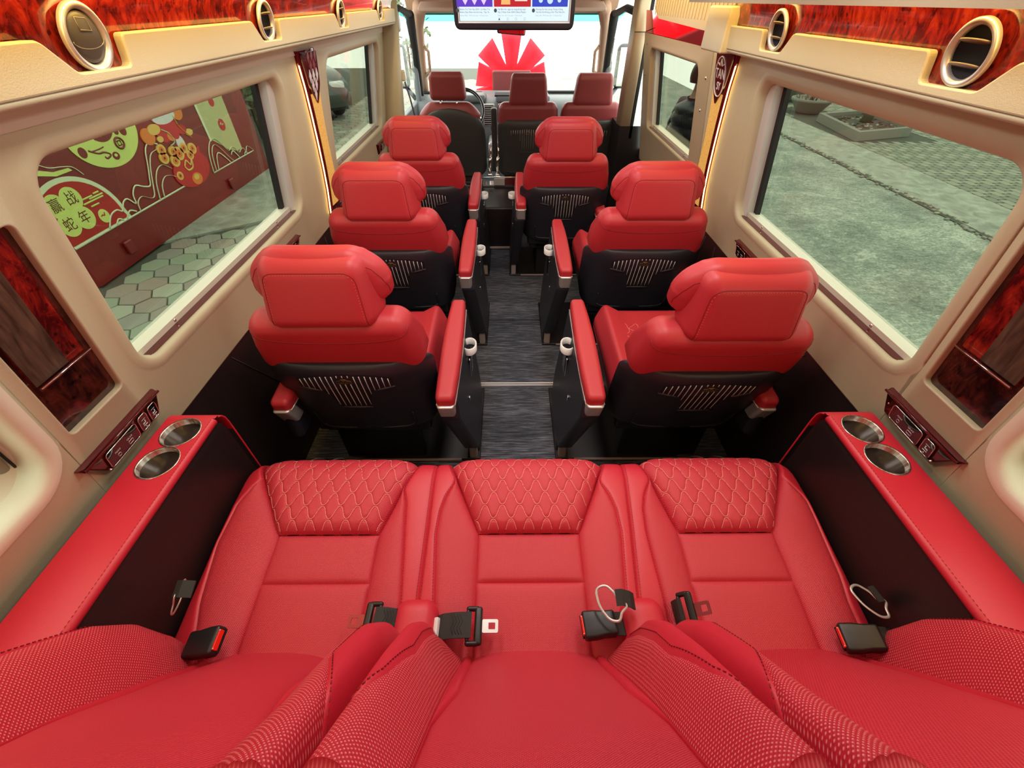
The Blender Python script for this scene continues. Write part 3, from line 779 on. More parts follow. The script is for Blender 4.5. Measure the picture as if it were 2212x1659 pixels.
        # silver rear cap and trim line
        mb = MB()
        def fcap(x, y, z):
            t = (z + 0.036) / 0.072
            return (X(zt) + x, y0 + 0.022 + y - 0.005 * t + 0.022 * (1 - t), zt - 0.060 + z)
        pillow((0.0275, 0.026, 0.038), (0.012, 0.014, 0.006), fcap, silver, 5, mb)
        for q in (-1, 1):
            mb.tube([(X(zt) + q * (0.028 + 0.005 * math.sin(PI * t)), y0 + 0.01 + (y1 - y0 - 0.03) * t, zt - 0.030 + 0.022 * smooth(t * 1.2)) for t in np.linspace(0, 1, 14)], 0.0028, silver, 6)
        mb.build('armrest_trim', root)
        if full:
            mb = MB()
            poly = rpoly([(y0 + 0.012, 0.462), (y0 + 0.05, 0.38), (-0.022, 0.085), (0.02, 0.085), (0.30, 0.085), (0.33, 0.20), (y1 - 0.015, 0.552), (y0 + 0.03, 0.530)], [0.01, 0.05, 0.01, 0.0, 0.03, 0.05, 0.02, 0.01], 5)
            P0 = [(X(z) - 0.026, y, z) for y, z in poly]; P1 = [(X(z) + 0.026, y, z) for y, z in poly]
            pi = inset(poly, 0.008); Q0 = [(X(z) - 0.031, y, z) for y, z in pi]; Q1 = [(X(z) + 0.031, y, z) for y, z in pi]
            n_ = len(poly); vs = Q0 + P0 + P1 + Q1; fs = [(i * n_ + k_, i * n_ + (k_ + 1) % n_, (i + 1) * n_ + (k_ + 1) % n_, (i + 1) * n_ + k_) for i in range(3) for k_ in range(n_)]
            mb.add(vs, fs, shell); mb.add(Q0, [tuple(range(n_))[::-1]], shell, flat=True); mb.add(Q1, [tuple(range(n_))], shell, flat=True)
            # tapering lower fin towards the foot
            mb.build('armrest_panel', root)
            mb = MB(); mb.box((X(0.04), 0.003, 0.045), (0.034, 0.035, 0.088), greyfoot, 0.008); mb.box((X(0.04), 0.16, 0.045), (0.05, 0.28, 0.085), blackp, 0.01)
            mb.build('armrest_foot', root)
            # cup holder towards the aisle
            xc = X(0.5) + sg * 0.045; yc = 0.13
            mb = MB()
            P = []
            for r0, z0 in ((0.036, 0.492), (0.036, 0.520), (0.030, 0.520), (0.030, 0.494)):
                P.append([(xc + r0 * 0.75 * math.cos(q), yc + r0 * 1.05 * math.sin(q), z0) for q in np.linspace(0, 2 * PI, 33)])
            mb.grid(P, wplast); mb.build('cup_holder', root)
            mb = MB(); mb.box((X(0.40) + sg * 0.032, yc + 0.0, 0.40), (0.006, 0.012, 0.09), chrome, 0.002); mb.build('chrome_slot', root); mb = MB(); mb.box((X(0.35) + sg * 0.0315, 0.0, 0.36), (0.004, 0.012, 0.022), chrome, 0.001)
            mb.build('recline_switch', root)
            mb = MB(); mb.box((X(0.42) + sg * 0.033, yc + 0.05, 0.38), (0.008, 0.06, 0.13), glossb, 0.003)
            mb.build('magazine_slot', root)
        else:
            mb = MB(); mb.box((sg * off, 0.04, 0.40), (0.045, 0.40, 0.15), shell, 0.02)
            mb.build('armrest_panel', root)
    arm(a, A, True); arm(-a, 0.228, False)
    root.location = loc; root.rotation_euler.z = rz
    tag(root, label, 'captain seat', 'single red captain seats of the cabin')
    return root
captain((-0.545, 1.065, 0), 1, 0.335, 'red leather captain seat nearest the camera on the left of the aisle', 8.0)
captain((0.585, 1.065, 0), -1, 0.37, 'red leather captain seat nearest the camera on the right of the aisle', 14.5)
captain((-0.562, 1.865, 0), 1, 0.352, 'red captain seat in the middle of the left row of three', 13.0)
captain((0.580, 1.865, 0), -1, 0.375, 'red captain seat beside the pillar lamp, second from the camera on the right', 13.0)
captain((-0.548, 2.675, 0), 1, 0.323, 'red captain seat directly behind the driver seat', 9.5)
captain((0.305, 2.675, 0), -1, 0.285, 'red captain seat shifted towards the aisle next to the sliding door', 11.5)

def cab_seat(x, driver, label):
    root = empty('driver_seat' if driver else 'passenger_seat', (x, 3.68, 0.14))
    y = 3.62; zb = 0.38
    wd = 0.255 if driver else 0.230
    def fb(px, py, pz):
        h = pz + 0.25; k_ = 1 - (0.28 if driver else 0.07) * smooth((h - (0.36 if driver else 0.38)) / 0.18) - 0.14 * smooth(((0.43 if driver else 0.38) - h) / 0.05)
        return (x + px * k_, y + 0.065 + py - 0.10 * h, zb + h)
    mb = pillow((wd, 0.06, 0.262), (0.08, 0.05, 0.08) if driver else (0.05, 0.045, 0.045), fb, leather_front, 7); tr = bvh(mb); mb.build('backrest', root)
    def fs_(px, py, pz):
        h = pz + 0.205; k_ = 1 - (0.10 * smooth((h - 0.27) / 0.2) if driver else 0.02); up = (0.075 * (1 - (px / wd) ** 2) * smooth((h - 0.20) / 0.2) if driver else 0)
        return (x + px * k_, y - 0.004 + py - 0.10 * h + 0.05 * (abs(px) / wd) ** 3, zb + h + up)
    mb = pillow((wd + 0.008, 0.024, 0.20), (0.06, 0.02, 0.05 if not driver else 0.07), fs_, shellg, 7); tr = bvh(mb); so = mb.build('seat_back_shell', root)
    hw_ = 0.134 if driver else 0.152; hz = zb + (0.61 if driver else 0.585)
    def fh(px, py, pz):
        t = (pz + 0.095) / 0.19; return (x + px * (1.0 - 0.10 * t if driver else 1 - 0.16 * smooth(t) - 0.05 * (1 - t)), y + 0.01 + py - 0.02 * t, hz + pz * (0.9 if driver else 1.06))
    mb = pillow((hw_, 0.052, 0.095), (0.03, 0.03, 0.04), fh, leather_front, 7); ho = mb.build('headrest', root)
    mb = MB()
    for sg in (-1, 1): mb.tube([(x + sg * 0.06, y - 0.01, hz - 0.13), (x + sg * 0.06, y - 0.01, hz - 0.08)], 0.006, chrome, 8)
    mb.build('headrest_post', ho)
    mb = MB()
    if not driver:
        poly = [(-0.135, 0.345), (0, 0.358), (0.135, 0.345), (0.128, 0.300), (0.07, 0.285), (0.045, 0.205), (-0.045, 0.205), (-0.07, 0.285), (-0.128, 0.300)]
        for i in range(16):
            px = -0.128 + i * 0.017; ap = abs(px); lo = 0.21 if ap < 0.045 else (0.225 + (ap - 0.045) * 3.0 if ap < 0.07 else 0.302)
            ln = proj_line(tr, [(x + px, y - 0.3, zb + lo), (x + px, y - 0.3, zb + 0.350 - ap * 0.08)], (0, 1, 0), 0.001, 0.03)
            if len(ln) > 1: mb.tube(ln, 0.0010, MATS['satin_silver'], 4)
        mb.build('grille_line', so)
        mb = MB(); ln = proj_line(tr, [(x - 0.05, y - 0.3, zb + 0.19), (x + 0.05, y - 0.3, zb + 0.19)], (0, 1, 0), 0, 0.03); mb.tube(ln, 0.003, shellg, 6)
        ln = proj_line(tr, [(x - 0.17, y - 0.3, zb + 0.04), (x + 0.17, y - 0.3, zb + 0.04)], (0, 1, 0), 0, 0.03); mb.tube(ln, 0.003, shellg, 6)
        P = [(x - 0.02, y - 0.3, zb + 0.318), (x + 0.02, y - 0.3, zb + 0.318), (x + 0.017, y - 0.3, zb + 0.330), (x, y - 0.3, zb + 0.338), (x - 0.017, y - 0.3, zb + 0.330), (x - 0.02, y - 0.3, zb + 0.318)]
        mb.tube(proj_line(tr, P, (0, 1, 0), 0.002, 0.02), 0.0008, gold, 5); mb.build('badge', so)
    # cushion and base
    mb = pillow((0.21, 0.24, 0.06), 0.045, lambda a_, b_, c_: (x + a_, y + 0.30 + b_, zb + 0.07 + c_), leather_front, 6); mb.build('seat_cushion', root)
    mb = MB(); mb.box((x, y + 0.24, 0.255), (0.40, 0.40, 0.23), blackp, 0.01); mb.build('pedestal', root)
    if driver:
        mb = MB(); mb.box((x + 0.33, y + 0.1, 0.62), (0.045, 0.06, 0.44), shellg, 0.012); mb.build('armrest', root)
    tag(root, label, 'cab seat')
cab_seat(-0.475, True, 'dark red driver seat with domed black shell behind the steering wheel')
cab_seat(0.115, False, 'dark red front passenger seat in the middle of the cab, right beside the driver')
cab_seat(0.590, False, 'dark red front passenger seat by the right cab door')

# ================================================================== REAR BENCH
class Path:
    def __init__(s, pts, n=10):
        P = np.array([tuple(p) for p in spline([(a, b, 0) for a, b in pts], n)])[:, :2]; s.P = P
        d = np.linalg.norm(np.diff(P, axis=0), axis=1); s.S = np.concatenate([[0], np.cumsum(d)]); s.L = s.S[-1]
        t = np.gradient(P, s.S, axis=0); t /= np.linalg.norm(t, axis=1)[:, None]; s.T = t
    def at(s, q):
        y = np.interp(q, s.S, s.P[:, 0]); z = np.interp(q, s.S, s.P[:, 1]); a = np.interp(q, s.S, s.T[:, 0]); b = np.interp(q, s.S, s.T[:, 1])
        l = math.hypot(a, b); return y, z, a / l, b / l
    def s_of(s, val, col): return float(np.interp(val, s.P[:, col], s.S)) if s.P[-1, col] > s.P[0, col] else None
def clus(n, c=0.65):
    t = np.linspace(0, 1, n + 1); return (1 - c) * t + c * (1 - np.cos(PI * t)) / 2
def iv(tab):
    xs = [a for a, b in tab]; ys = [b for a, b in tab]; return lambda q: float(np.interp(q, xs, ys))
class Quilt:
    """ogee thread pattern in (x, q)"""
    def __init__(s, lam=0.044, pitch=0.034, amp=0.0165, q0=0.0, x0=0.0): s.lam, s.pitch, s.amp, s.q0, s.x0 = lam, pitch, amp, q0, x0
    def line(s, k, x):
        ph = 2 * PI * (x - s.x0) / s.lam + (PI if k % 2 else 0); c = math.cos(ph)
        return s.q0 + k * s.pitch + s.amp * (1.25 * c - 0.25 * c ** 3) * 0.93
    def dist(s, x, q):
        k0 = (q - s.q0) / s.pitch; return min(abs(q - s.line(k, x)) for k in range(int(k0) - 1, int(k0) + 3))
def patch(mb, path, bl, br, s0, s1, hl, hr, puff, m, sgn, nx=14, ns=40, quilt=None, extra=None, pw=2.6, groove=0.004, endpuff=True, off=None):
    """strip of upholstery between two boundary curves; sgn: side of the path normal"""
    ts = clus(nx); ss = s0 + (s1 - s0) * clus(ns, 0.45); P = np.zeros((nx + 1, ns + 1, 3)); U = np.zeros((nx + 1, ns + 1, 2))
    for j, q in enumerate(ss):
        a, b = bl(q), br(q); y, z, ty, tz = path.at(q); ny, nz = (-tz * sgn, ty * sgn)
        for i, t in enumerate(ts):
            x = a + (b - a) * t; hh = hl(q) * (1 - t) + hr(q) * t if callable(hl) else hl * (1 - t) + hr * t
            e = 1 - abs(2 * t - 1) ** pw; e2 = 1.0
            if endpuff: tt = j / ns; dq = min(q - s0, s1 - q); e2 = min(1.0, 0.15 + 0.85 * math.sqrt(max(0.0, min(1.0, dq / 0.022))))
            dx = min(x - a, b - x); g_ = groove * (math.exp(-(dx / 0.0028) ** 2) + (math.exp(-((min(q - s0, s1 - q)) / 0.0028) ** 2) if endpuff else 0))
            h = hh + puff * e * e2 - min(g_, groove)
            if extra: h += extra(x, q, t)
            if quilt:
                dd = quilt.dist(x, q); h += 0.0042 * (1 - math.exp(-(dd / 0.0045) ** 1.5)) * e ** 0.3
            P[i, j] = (x, y + ny * h, z + nz * h); U[i, j] = (x, q)
    mb.grid(P if sgn > 0 else P[::-1], m, U if sgn > 0 else U[::-1]); return P
def surf_pt(path, x, q, h, sgn):
    y, z, ty, tz = path.at(q); return Vector((x, y - tz * sgn * h, z + ty * sgn * h))

bench = empty('rear_bench', (0, 0.35, 0))
tag(bench, 'red leather rear bench for three with quilted front edges, closest to the camera', 'bench')
SP = Path([(0.08, 0.452), (0.20, 0.458), (0.33, 0.474), (0.46, 0.488), (0.56, 0.500), (0.625, 0.504), (0.662, 0.487), (0.679, 0.445), (0.676, 0.36), (0.66, 0.22)], 12)
Y0 = 0.08
sq = lambda y: y - Y0
QC, QM = sq(0.474), sq(0.362)
def qb(x0, x1): return iv([(0, x0), (QC, x0), (sq(0.665), x1), (9, x1)])
b2 = qb(-0.606, -0.722); b3 = qb(-0.357, -0.286); b7 = qb(-0.110, -0.196); b8 = qb(0.140, 0.228); b12 = qb(0.387, 0.332); b13 = qb(0.624, 0.722)
e0 = lambda q: -0.752
e1 = lambda q: 0.752
_b1 = iv([(0, -0.69), (sq(.27), -0.70), (sq(.325), -0.718), (sq(.45), -0.738), (sq(.55), -0.731), (sq(.60), -0.708), (sq(.62), -0.69)]); b1 = lambda q: min(_b1(q), b2(q) - 0.002)
_b4 = iv([(0, -0.272), (sq(.32), -0.276), (sq(.50), -0.296), (sq(.55), -0.300), (sq(.58), -0.309), (sq(.60), -0.320), (sq(.615), -0.335)]); b4 = lambda q: max(_b4(q), b3(q) + 0.002)
b5 = lambda q: -0.236
_b6 = iv([(0, -0.196), (sq(.32), -0.199), (sq(.47), -0.212), (sq(.53), -0.207), (sq(.57), -0.196), (sq(.60), -0.180), (sq(.62), -0.165)]); b6 = lambda q: min(_b6(q), b7(q) - 0.002)
_b9 = iv([(0, 0.222), (sq(.32), 0.224), (sq(.47), 0.240), (sq(.53), 0.237), (sq(.57), 0.226), (sq(.60), 0.210), (sq(.62), 0.19)]); b9 = lambda q: max(_b9(q), b8(q) + 0.002)
b10 = iv([(0, 0.250), (sq(.32), 0.254), (sq(.47), 0.268), (sq(.66), 0.282), (9, .282)])
_b11 = iv([(0, 0.312), (sq(.32), 0.312), (sq(.47), 0.306), (sq(.53), 0.310), (sq(.57), 0.321), (sq(.60), 0.337), (sq(.62), 0.36)]); b11 = lambda q: min(_b11(q), b12(q) - 0.002)
_b14 = iv([(0, 0.722), (sq(.315), 0.728), (sq(.365), 0.738), (sq(.55), 0.750), (sq(.61), 0.716), (sq(.625), 0.69)]); b14 = lambda q: max(min(_b14(q) - 0.012, 0.735), b13(q) + 0.002)
SL = SP.L
def swell(q): return 0.016 * (1 - math.exp(-max(0, q - QC) / 0.016))
def seat_unit(bl, br, ql, qr, outs, qz):
    """ql,qr: inner panel borders; outs: list of (left,right,hl,hr,puff,mat)"""
    mb = MB()
    for (a_, b_, hl, hr, pf, m_) in outs:
        patch(mb, SP, a_, b_, 0, SL, hl, hr, pf, m_, 1, 10, 60, endpuff=False)
    patch(mb, SP, ql, qr, 0, QM, -0.004, -0.004, 0.006, perf, 1, 30, 26, pw=8)
    patch(mb, SP, ql, qr, QM, QC, -0.004, -0.004, 0.006, perf, 1, 30, 14, pw=8)
    Q = Quilt(q0=qz, x0=(ql(0) + qr(0)) / 2)
    patch(mb, SP, ql, qr, QC, SL, -0.004, -0.004, 0.012, perf, 1, 150, 130, pw=10, quilt=Q, extra=lambda x, q, t: swell(q) * (1 - abs(2 * t - 1) ** 8))
    o = mb.build('seat_cushion', bench)
    st = MB()
    for k_ in range(-2, 12):
        cur = []
        for i in range(261):
            x = -0.13 * 2.2 + (ql(0) + qr(0)) / 2 + 0.572 * i / 260; q = Q.line(k_, x)
            t = (x - ql(q)) / (qr(q) - ql(q)) if qr(q) > ql(q) else 0
            if QC + 0.003 < q < SL - 0.12 and 0.012 < t < 0.988:
                hh = -0.004 + (0.012) * (1 - abs(2 * t - 1) ** 10) * min(1, 0.15 + 0.85 * math.sqrt(min(1, (q - QC) / 0.022))) + swell(q) * (1 - abs(2 * t - 1) ** 8)
                cur.append(surf_pt(SP, x, q, hh + 0.0016, 1))
            else:
                if len(cur) > 2: st.tube(cur, 0.0009, thread, 5, caps=False)
                cur = []
        if len(cur) > 2: st.tube(cur, 0.0009, thread, 5, caps=False)
    st.build('quilt_stitching', o)
    # dashed seams along the outer borders
    st = MB()
    for (a_, b_, hl, hr, pf, m_) in outs:
        if m_ is leather:
            for bd, sg in ((a_, 1), (b_, -1)):
                q = 0.14
                while q < SL - 0.2:
                    x = bd(q) + sg * 0.0045; x2 = bd(q + 0.0035) + sg * 0.0045
                    if bd not in (e0, e1): st.tube([surf_pt(SP, x, q, (hl + hr) / 2 + 0.0025, 1), surf_pt(SP, x2, q + 0.0035, (hl + hr) / 2 + 0.0025, 1)], 0.0006, seamm, 4, caps=False)
                    q += 0.0065
    st.build('seam_stitching', o)
    return o
seat_unit(e0, b5, b2, b3, [(e0, b1, -0.006, 0.014, 0.004, leather), (b1, b2, 0.014, -0.004, 0.010, perf), (b3, b4, -0.004, 0.012, 0.009, perf), (b4, b5, 0.012, 0.010, 0.002, leather)], QC + 0.012)
seat_unit(b5, b10, b7, b8, [(b5, b6, 0.010, 0.012, 0.002, leather), (b6, b7, 0.012, -0.004, 0.009, perf), (b8, b9, -0.004, 0.012, 0.009, perf), (b9, b10, 0.012, 0.010, 0.002, leather)], QC + 0.012)
seat_unit(b10, e1, b12, b13, [(b10, b11, 0.010, 0.012, 0.002, leather), (b11, b12, 0.012, -0.004, 0.009, perf), (b13, b14, -0.004, 0.014, 0.010, perf), (b14, e1, 0.014, -0.006, 0.004, leather)], QC + 0.012)
# sides and base of the bench
mb = MB()
for x, sg in ((-0.752, -1), (0.752, 1)):
    P = []
    for h, dx in ((-0.010, 0.0), (-0.014, 0.004), (-0.03, 0.006), (-0.12, 0.004)):
        P.append([tuple(surf_pt(SP, x - sg * 0.004 + sg * dx, q, h, 1)) for q in np.linspace(0, SL, 50)])
    mb.grid(P, leather)
mb.build('side_panel', bench)
mb = MB(); mb.box((0.0, 0.36, 0.20), (1.48, 0.50, 0.40), blackv, 0.02); mb.build('base', bench)
# humps between the places, near the backrest
for cx in (-0.232, 0.250):
    mb = pillow((0.046, 0.055, 0.030), (0.030, 0.030, 0.024), lambda a_, b_, c_: (cx + a_, 0.262 + b_, 0.492 + c_ - 0.1 * (a_ * a_) / 0.046), leather, 7); mb.build('belt_hump', bench)

# backrests
BP = Path([(0.255, 0.37), (0.225, 0.44), (0.19, 0.52), (0.145, 0.64), (0.095, 0.76), (0.042, 0.87), (-0.015, 0.98), (-0.075, 1.055), (-0.14, 1.085), (-0.21, 1.06), (-0.24, 0.95)], 10)
def sz(z): return float(np.interp(z, BP.P[:60, 1], BP.S[:60]))
zs = lambda q: float(np.interp(q, BP.S, BP.P[:, 1]))
AMP = iv([(0, 0.0), (sz(.43), 0.012), (sz(.50), 0.050), (sz(.60), 0.080), (sz(.68), 0.086), (sz(.78), 0.072), (sz(.88), 0.055), (sz(1.0), 0.04), (sz(1.06), 0.02), (9, 0.0)])
def backrest(x0, x1, pl, pr, cl, cr_, m_panel):
    """x0,x1 outer limits; pl,pr: panel borders; cl,cr_: seams between perforated and plain bolster"""
    mb = MB(); QS = sz(0.970); S0, S1 = sz(0.40), BP.L
    def bol(x, q):
        a = AMP(q)
        if x < pl(q): u = (pl(q) - x) / max(1e-4, pl(q) - x0)
        elif x > pr(q): u = (x - pr(q)) / max(1e-4, x1 - pr(q))
        else: return 0.0
        u = max(0, min(1, u)); f = math.sin(PI / 2 * min(1, u / 0.72)) ** 1.25
        if u > 0.72: f = 0.25 + 0.75 * math.sqrt(max(0, 1 - ((u - 0.72) / 0.28) ** 2))
        return a * f - (0.03 * max(0, (u - 0.8) / 0.2) ** 3)
    L0 = lambda q: x0
    L1 = lambda q: x1
    ex = lambda x, q, t: bol(x, q)
    def ti(q): return 0.006
    sl = lambda q: pl(q) + (0.020 if q < sz(.70) else max(0.002, 0.020 - (q - sz(.70)) * 0.15))
    sr_ = lambda q: pr(q) - (0.020 if q < sz(.70) else max(0.002, 0.020 - (q - sz(.70)) * 0.15))
    ns = 70
    patch(mb, BP, L0, cl, S0, QS, 0, 0, 0.002, leather, -1, 10, ns, extra=ex, endpuff=False, groove=0.003)
    patch(mb, BP, cl, pl, S0, QS, 0, 0, 0.002, perf_big, -1, 18, ns, extra=ex, endpuff=False, groove=0.003)
    patch(mb, BP, pl, sl, S0, QS, 0, 0, 0.004, leather, -1, 6, ns, endpuff=False, groove=0.003)
    patch(mb, BP, sl, sr_, S0, QS, 0, 0, 0.012, m_panel, -1, 24, ns, endpuff=False, groove=0.003, pw=3)
    patch(mb, BP, sr_, pr, S0, QS, 0, 0, 0.004, leather, -1, 6, ns, endpuff=False, groove=0.003)
    patch(mb, BP, pr, cr_, S0, QS, 0, 0, 0.002, perf_big, -1, 18, ns, extra=ex, endpuff=False, groove=0.003)
    patch(mb, BP, cr_, L1, S0, QS, 0, 0, 0.002, leather, -1, 10, ns, extra=ex, endpuff=False, groove=0.003)
    # sides
    for x, sg in ((x0, -1), (x1, 1)):
        P = [[tuple(surf_pt(BP, x - sg * 0.0 + sg * dx, q, bol(x + sg * -1e-4, q) + h, -1)) for q in np.linspace(S0, S1, 60)] for h, dx in ((0.0, 0.0), (-0.008, 0.002), (-0.03, 0.0), (-0.10, -0.005))]
        mb.grid(P if sg < 0 else P[::-1], leather)
    o = mb.build('backrest', bench)
    Q = Quilt(lam=0.050, pitch=0.036, amp=0.017, q0=QS + 0.012, x0=(x0 + x1) / 2)
    mb = MB()
    def exq(x, q, t):
        v_ = min(1, (q - QS) / 0.02); return bol(x, q) + 0.014 * math.sqrt(max(0, v_)) * (1 - abs(2 * t - 1) ** 12)
    patch(mb, BP, L0, L1, QS, S1, 0, 0, 0.004, perf, -1, 120, 100, quilt=Q, extra=exq, pw=10, endpuff=False)
    qo = mb.build('quilted_upper', o); st = MB()
    for k_ in range(-1, 9):
        cur = []
        for i in range(220):
            x = x0 + 0.006 + (x1 - x0 - 0.012) * i / 219; q = Q.line(k_, x)
            if q < QS + 0.003: 
                if len(cur) > 2: st.tube(cur, 0.0009, thread, 5, caps=False)
                cur = []; continue
            t = (x - x0) / (x1 - x0); cur.append(surf_pt(BP, x, q, exq(x, q, t) + 0.004 * (1 - abs(2 * t - 1) ** 10) + 0.0016, -1))
        if len(cur) > 2: st.tube(cur, 0.0009, thread, 5, caps=False)
    st.build('quilt_stitching', qo)
    st = MB()
    for bd, sg in ((cl, -1), (cr_, 1)):
        q = S0 + 0.03
        while q < QS:
            x = bd(q) + sg * 0.0045; x2 = bd(q + 0.004) + sg * 0.0045
            if x0 + 0.003 < x < x1 - 0.003: st.tube([surf_pt(BP, x, q, bol(x, q) + 0.0018, -1), surf_pt(BP, x2, q + 0.004, bol(x2, q + .004) + 0.0018, -1)], 0.0008, seamm, 4, caps=False)
            q += 0.0075
    st.build('seam_stitching', o)
K = lambda v: (lambda q: v)
backrest(-0.216, 0.246, K(-0.130), K(0.165), iv([(0, -0.185), (sz(.6), -0.170), (sz(.74), -0.168), (sz(.83), -0.182), (sz(.90), -0.213)]), iv([(0, 0.215), (sz(.6), 0.200), (sz(.74), 0.198), (sz(.83), 0.212), (sz(.90), 0.243)]), perf)
backrest(-0.745, -0.222, iv([(0, -0.66), (sz(.46), -0.665), (sz(.85), -0.60)]), iv([(0, -0.40), (sz(.46), -0.39), (sz(.85), -0.325)]), iv([(0, -0.735), (sz(.6), -0.722), (sz(.9), -0.70)]), iv([(0, -0.265), (sz(.6), -0.278), (sz(.78), -0.276), (sz(.89), -0.225)]), ribbed)
backrest(0.252, 0.752, iv([(0, 0.43), (sz(.46), 0.42), (sz(.85), 0.355)]), iv([(0, 0.69), (sz(.46), 0.695), (sz(.85), 0.63)]), iv([(0, 0.295), (sz(.6), 0.308), (sz(.78), 0.306), (sz(.89), 0.255)]), iv([(0, 0.742), (sz(.6), 0.730), (sz(.9), 0.71)]), ribbed)
mb = MB(); mb.box((0.004, -0.20, 0.62), (1.46, 0.06, 0.85), blackv, 0.02); mb.build('back_board', bench)

# ================================================================== SIDE CONSOLES
for s in (-1, 1):
    root = empty('side_console', (s * 0.83, 0.16, 0))
    tag(root, 'red-topped black armrest console with two steel cups on the %s of the rear bench' % ('left' if s < 0 else 'right'), 'console')
    XI, XO, YF = 0.757, 0.874, 0.690
    mb = MB()
    mb.prism(rpoly([(-0.30, 0.02), (YF - 0.003, 0.02), (YF - 0.003, 0.690), (-0.34, 0.690)], [0, 0, 0.045, 0], 8), lambda a, b, d: (s * d, a, b), XI + 0.10, XI + 0.004, blackv, flat=False, bev=0.006)
    mb.box((s * 0.835, 0.17, 0.34), (0.09, 1.0, 0.66), blackv); mb.build('body', root)
    # red pad with two round openings
    mb = MB(); cyc = [0.537, 0.624]; rc = 0.0415; xc = 0.8145
    cells = [(-0.34, 0.4935, None), (0.4935, 0.5805, 0), (0.5805, 0.6675, 1)]
    for y0, y1, c in cells:
        if c is None: mb.grid([[(s * x, y, 0.702) for y in (y0, y1)] for x in (XI + 0.006, XO)], leather)
        else:
            O = rrect(y0, y1, XI + 0.006, XO, 1e-4, 0, 8, 4); n_ = len(O); I = []
            for a, b in O:
                q = math.atan2(b - xc, a - cyc[c]); I.append((cyc[c] + rc * math.cos(q), xc + rc * math.sin(q)))
            vs = [(s * b, a, 0.702) for a, b in I] + [(s * b, a, 0.702) for a, b in O]
            mb.add(vs, [(k_, (k_ + 1) % n_, n_ + (k_ + 1) % n_, n_ + k_) for k_ in range(n_)], leather)
    prof = [(XI + 0.006, 0.702), (XI + 0.002, 0.700), (XI - 0.001, 0.695), (XI - 0.001, 0.688), (XI + 0.004, 0.686)]
    mb.grid([[(s * x, y, z) for x, z in prof] for y in (-0.34, 0.6675)], leather)
    # rounded front drop of the pad
    fr_ = [(0.6675, 0.702), (0.678, 0.700), (0.688, 0.692), (0.694, 0.680), (0.696, 0.66), (0.696, 0.63)]
    mb.grid([[(s * x, y, z) for y, z in fr_] for x in (XI - 0.001, XO)], leather)
    mb.tube([(s * XI, y, z - 0.003) for y, z in fr_[1:]] + [(s * (XI + 0.002), 0.692, 0.3), (s * (XI + 0.002), 0.692, 0.05)], 0.0022, leather, 6)
    mb.build('red_pad', root)
    st = MB(); y = -0.3
    while y < 0.66: st.tube([(s * (XI + 0.006), y, 0.7023), (s * (XI + 0.006), y + 0.0035, 0.7023)], 0.0007, seamm, 4, caps=False); y += 0.0075
    st.build('stitching', root)
    for c in cyc:
        mb = MB(); mb.lathe([(0.0, -0.075), (0.034, -0.075), (0.036, -0.07), (0.0405, 0.0), (0.0435, 0.002), (0.0445, 0.0008)], brushed, (s * xc, c, 0.702), None, 48); mb.build('steel_cup', root)

# ================================================================== BELTS ON THE BENCH
def plate_loop(mb, pts, r, m, n=6, w=None): mb.tube(pts, r, m, n, closed=True)
def webbing(mb, pts, wid, thick=0.0016):
    """flat strap along pts, wid vector across"""
    pts = [Vector(p) for p in pts]; wv = Vector(wid); vs = []; N = len(pts)
    for i, p in enumerate(pts):
        t = (pts[min(i + 1, N - 1)] - pts[max(i - 1, 0)]).normalized(); n_ = t.cross(wv).normalized() * thick
        vs += [p - wv / 2 + n_, p + wv / 2 + n_, p + wv / 2 - n_, p - wv / 2 - n_]
    fs = []
    for i in range(N - 1):
        for k_ in range(4): fs.append((4 * i + k_, 4 * i + (k_ + 1) % 4, 4 * i + 4 + (k_ + 1) % 4, 4 * i + 4 + k_))
    fs += [(3, 2, 1, 0), tuple(4 * N - 4 + k_ for k_ in range(4))]
    mb.add(vs, fs, webbing_m, flat=True)
webbing_m = webbing_mat = MATS['black_webbing']
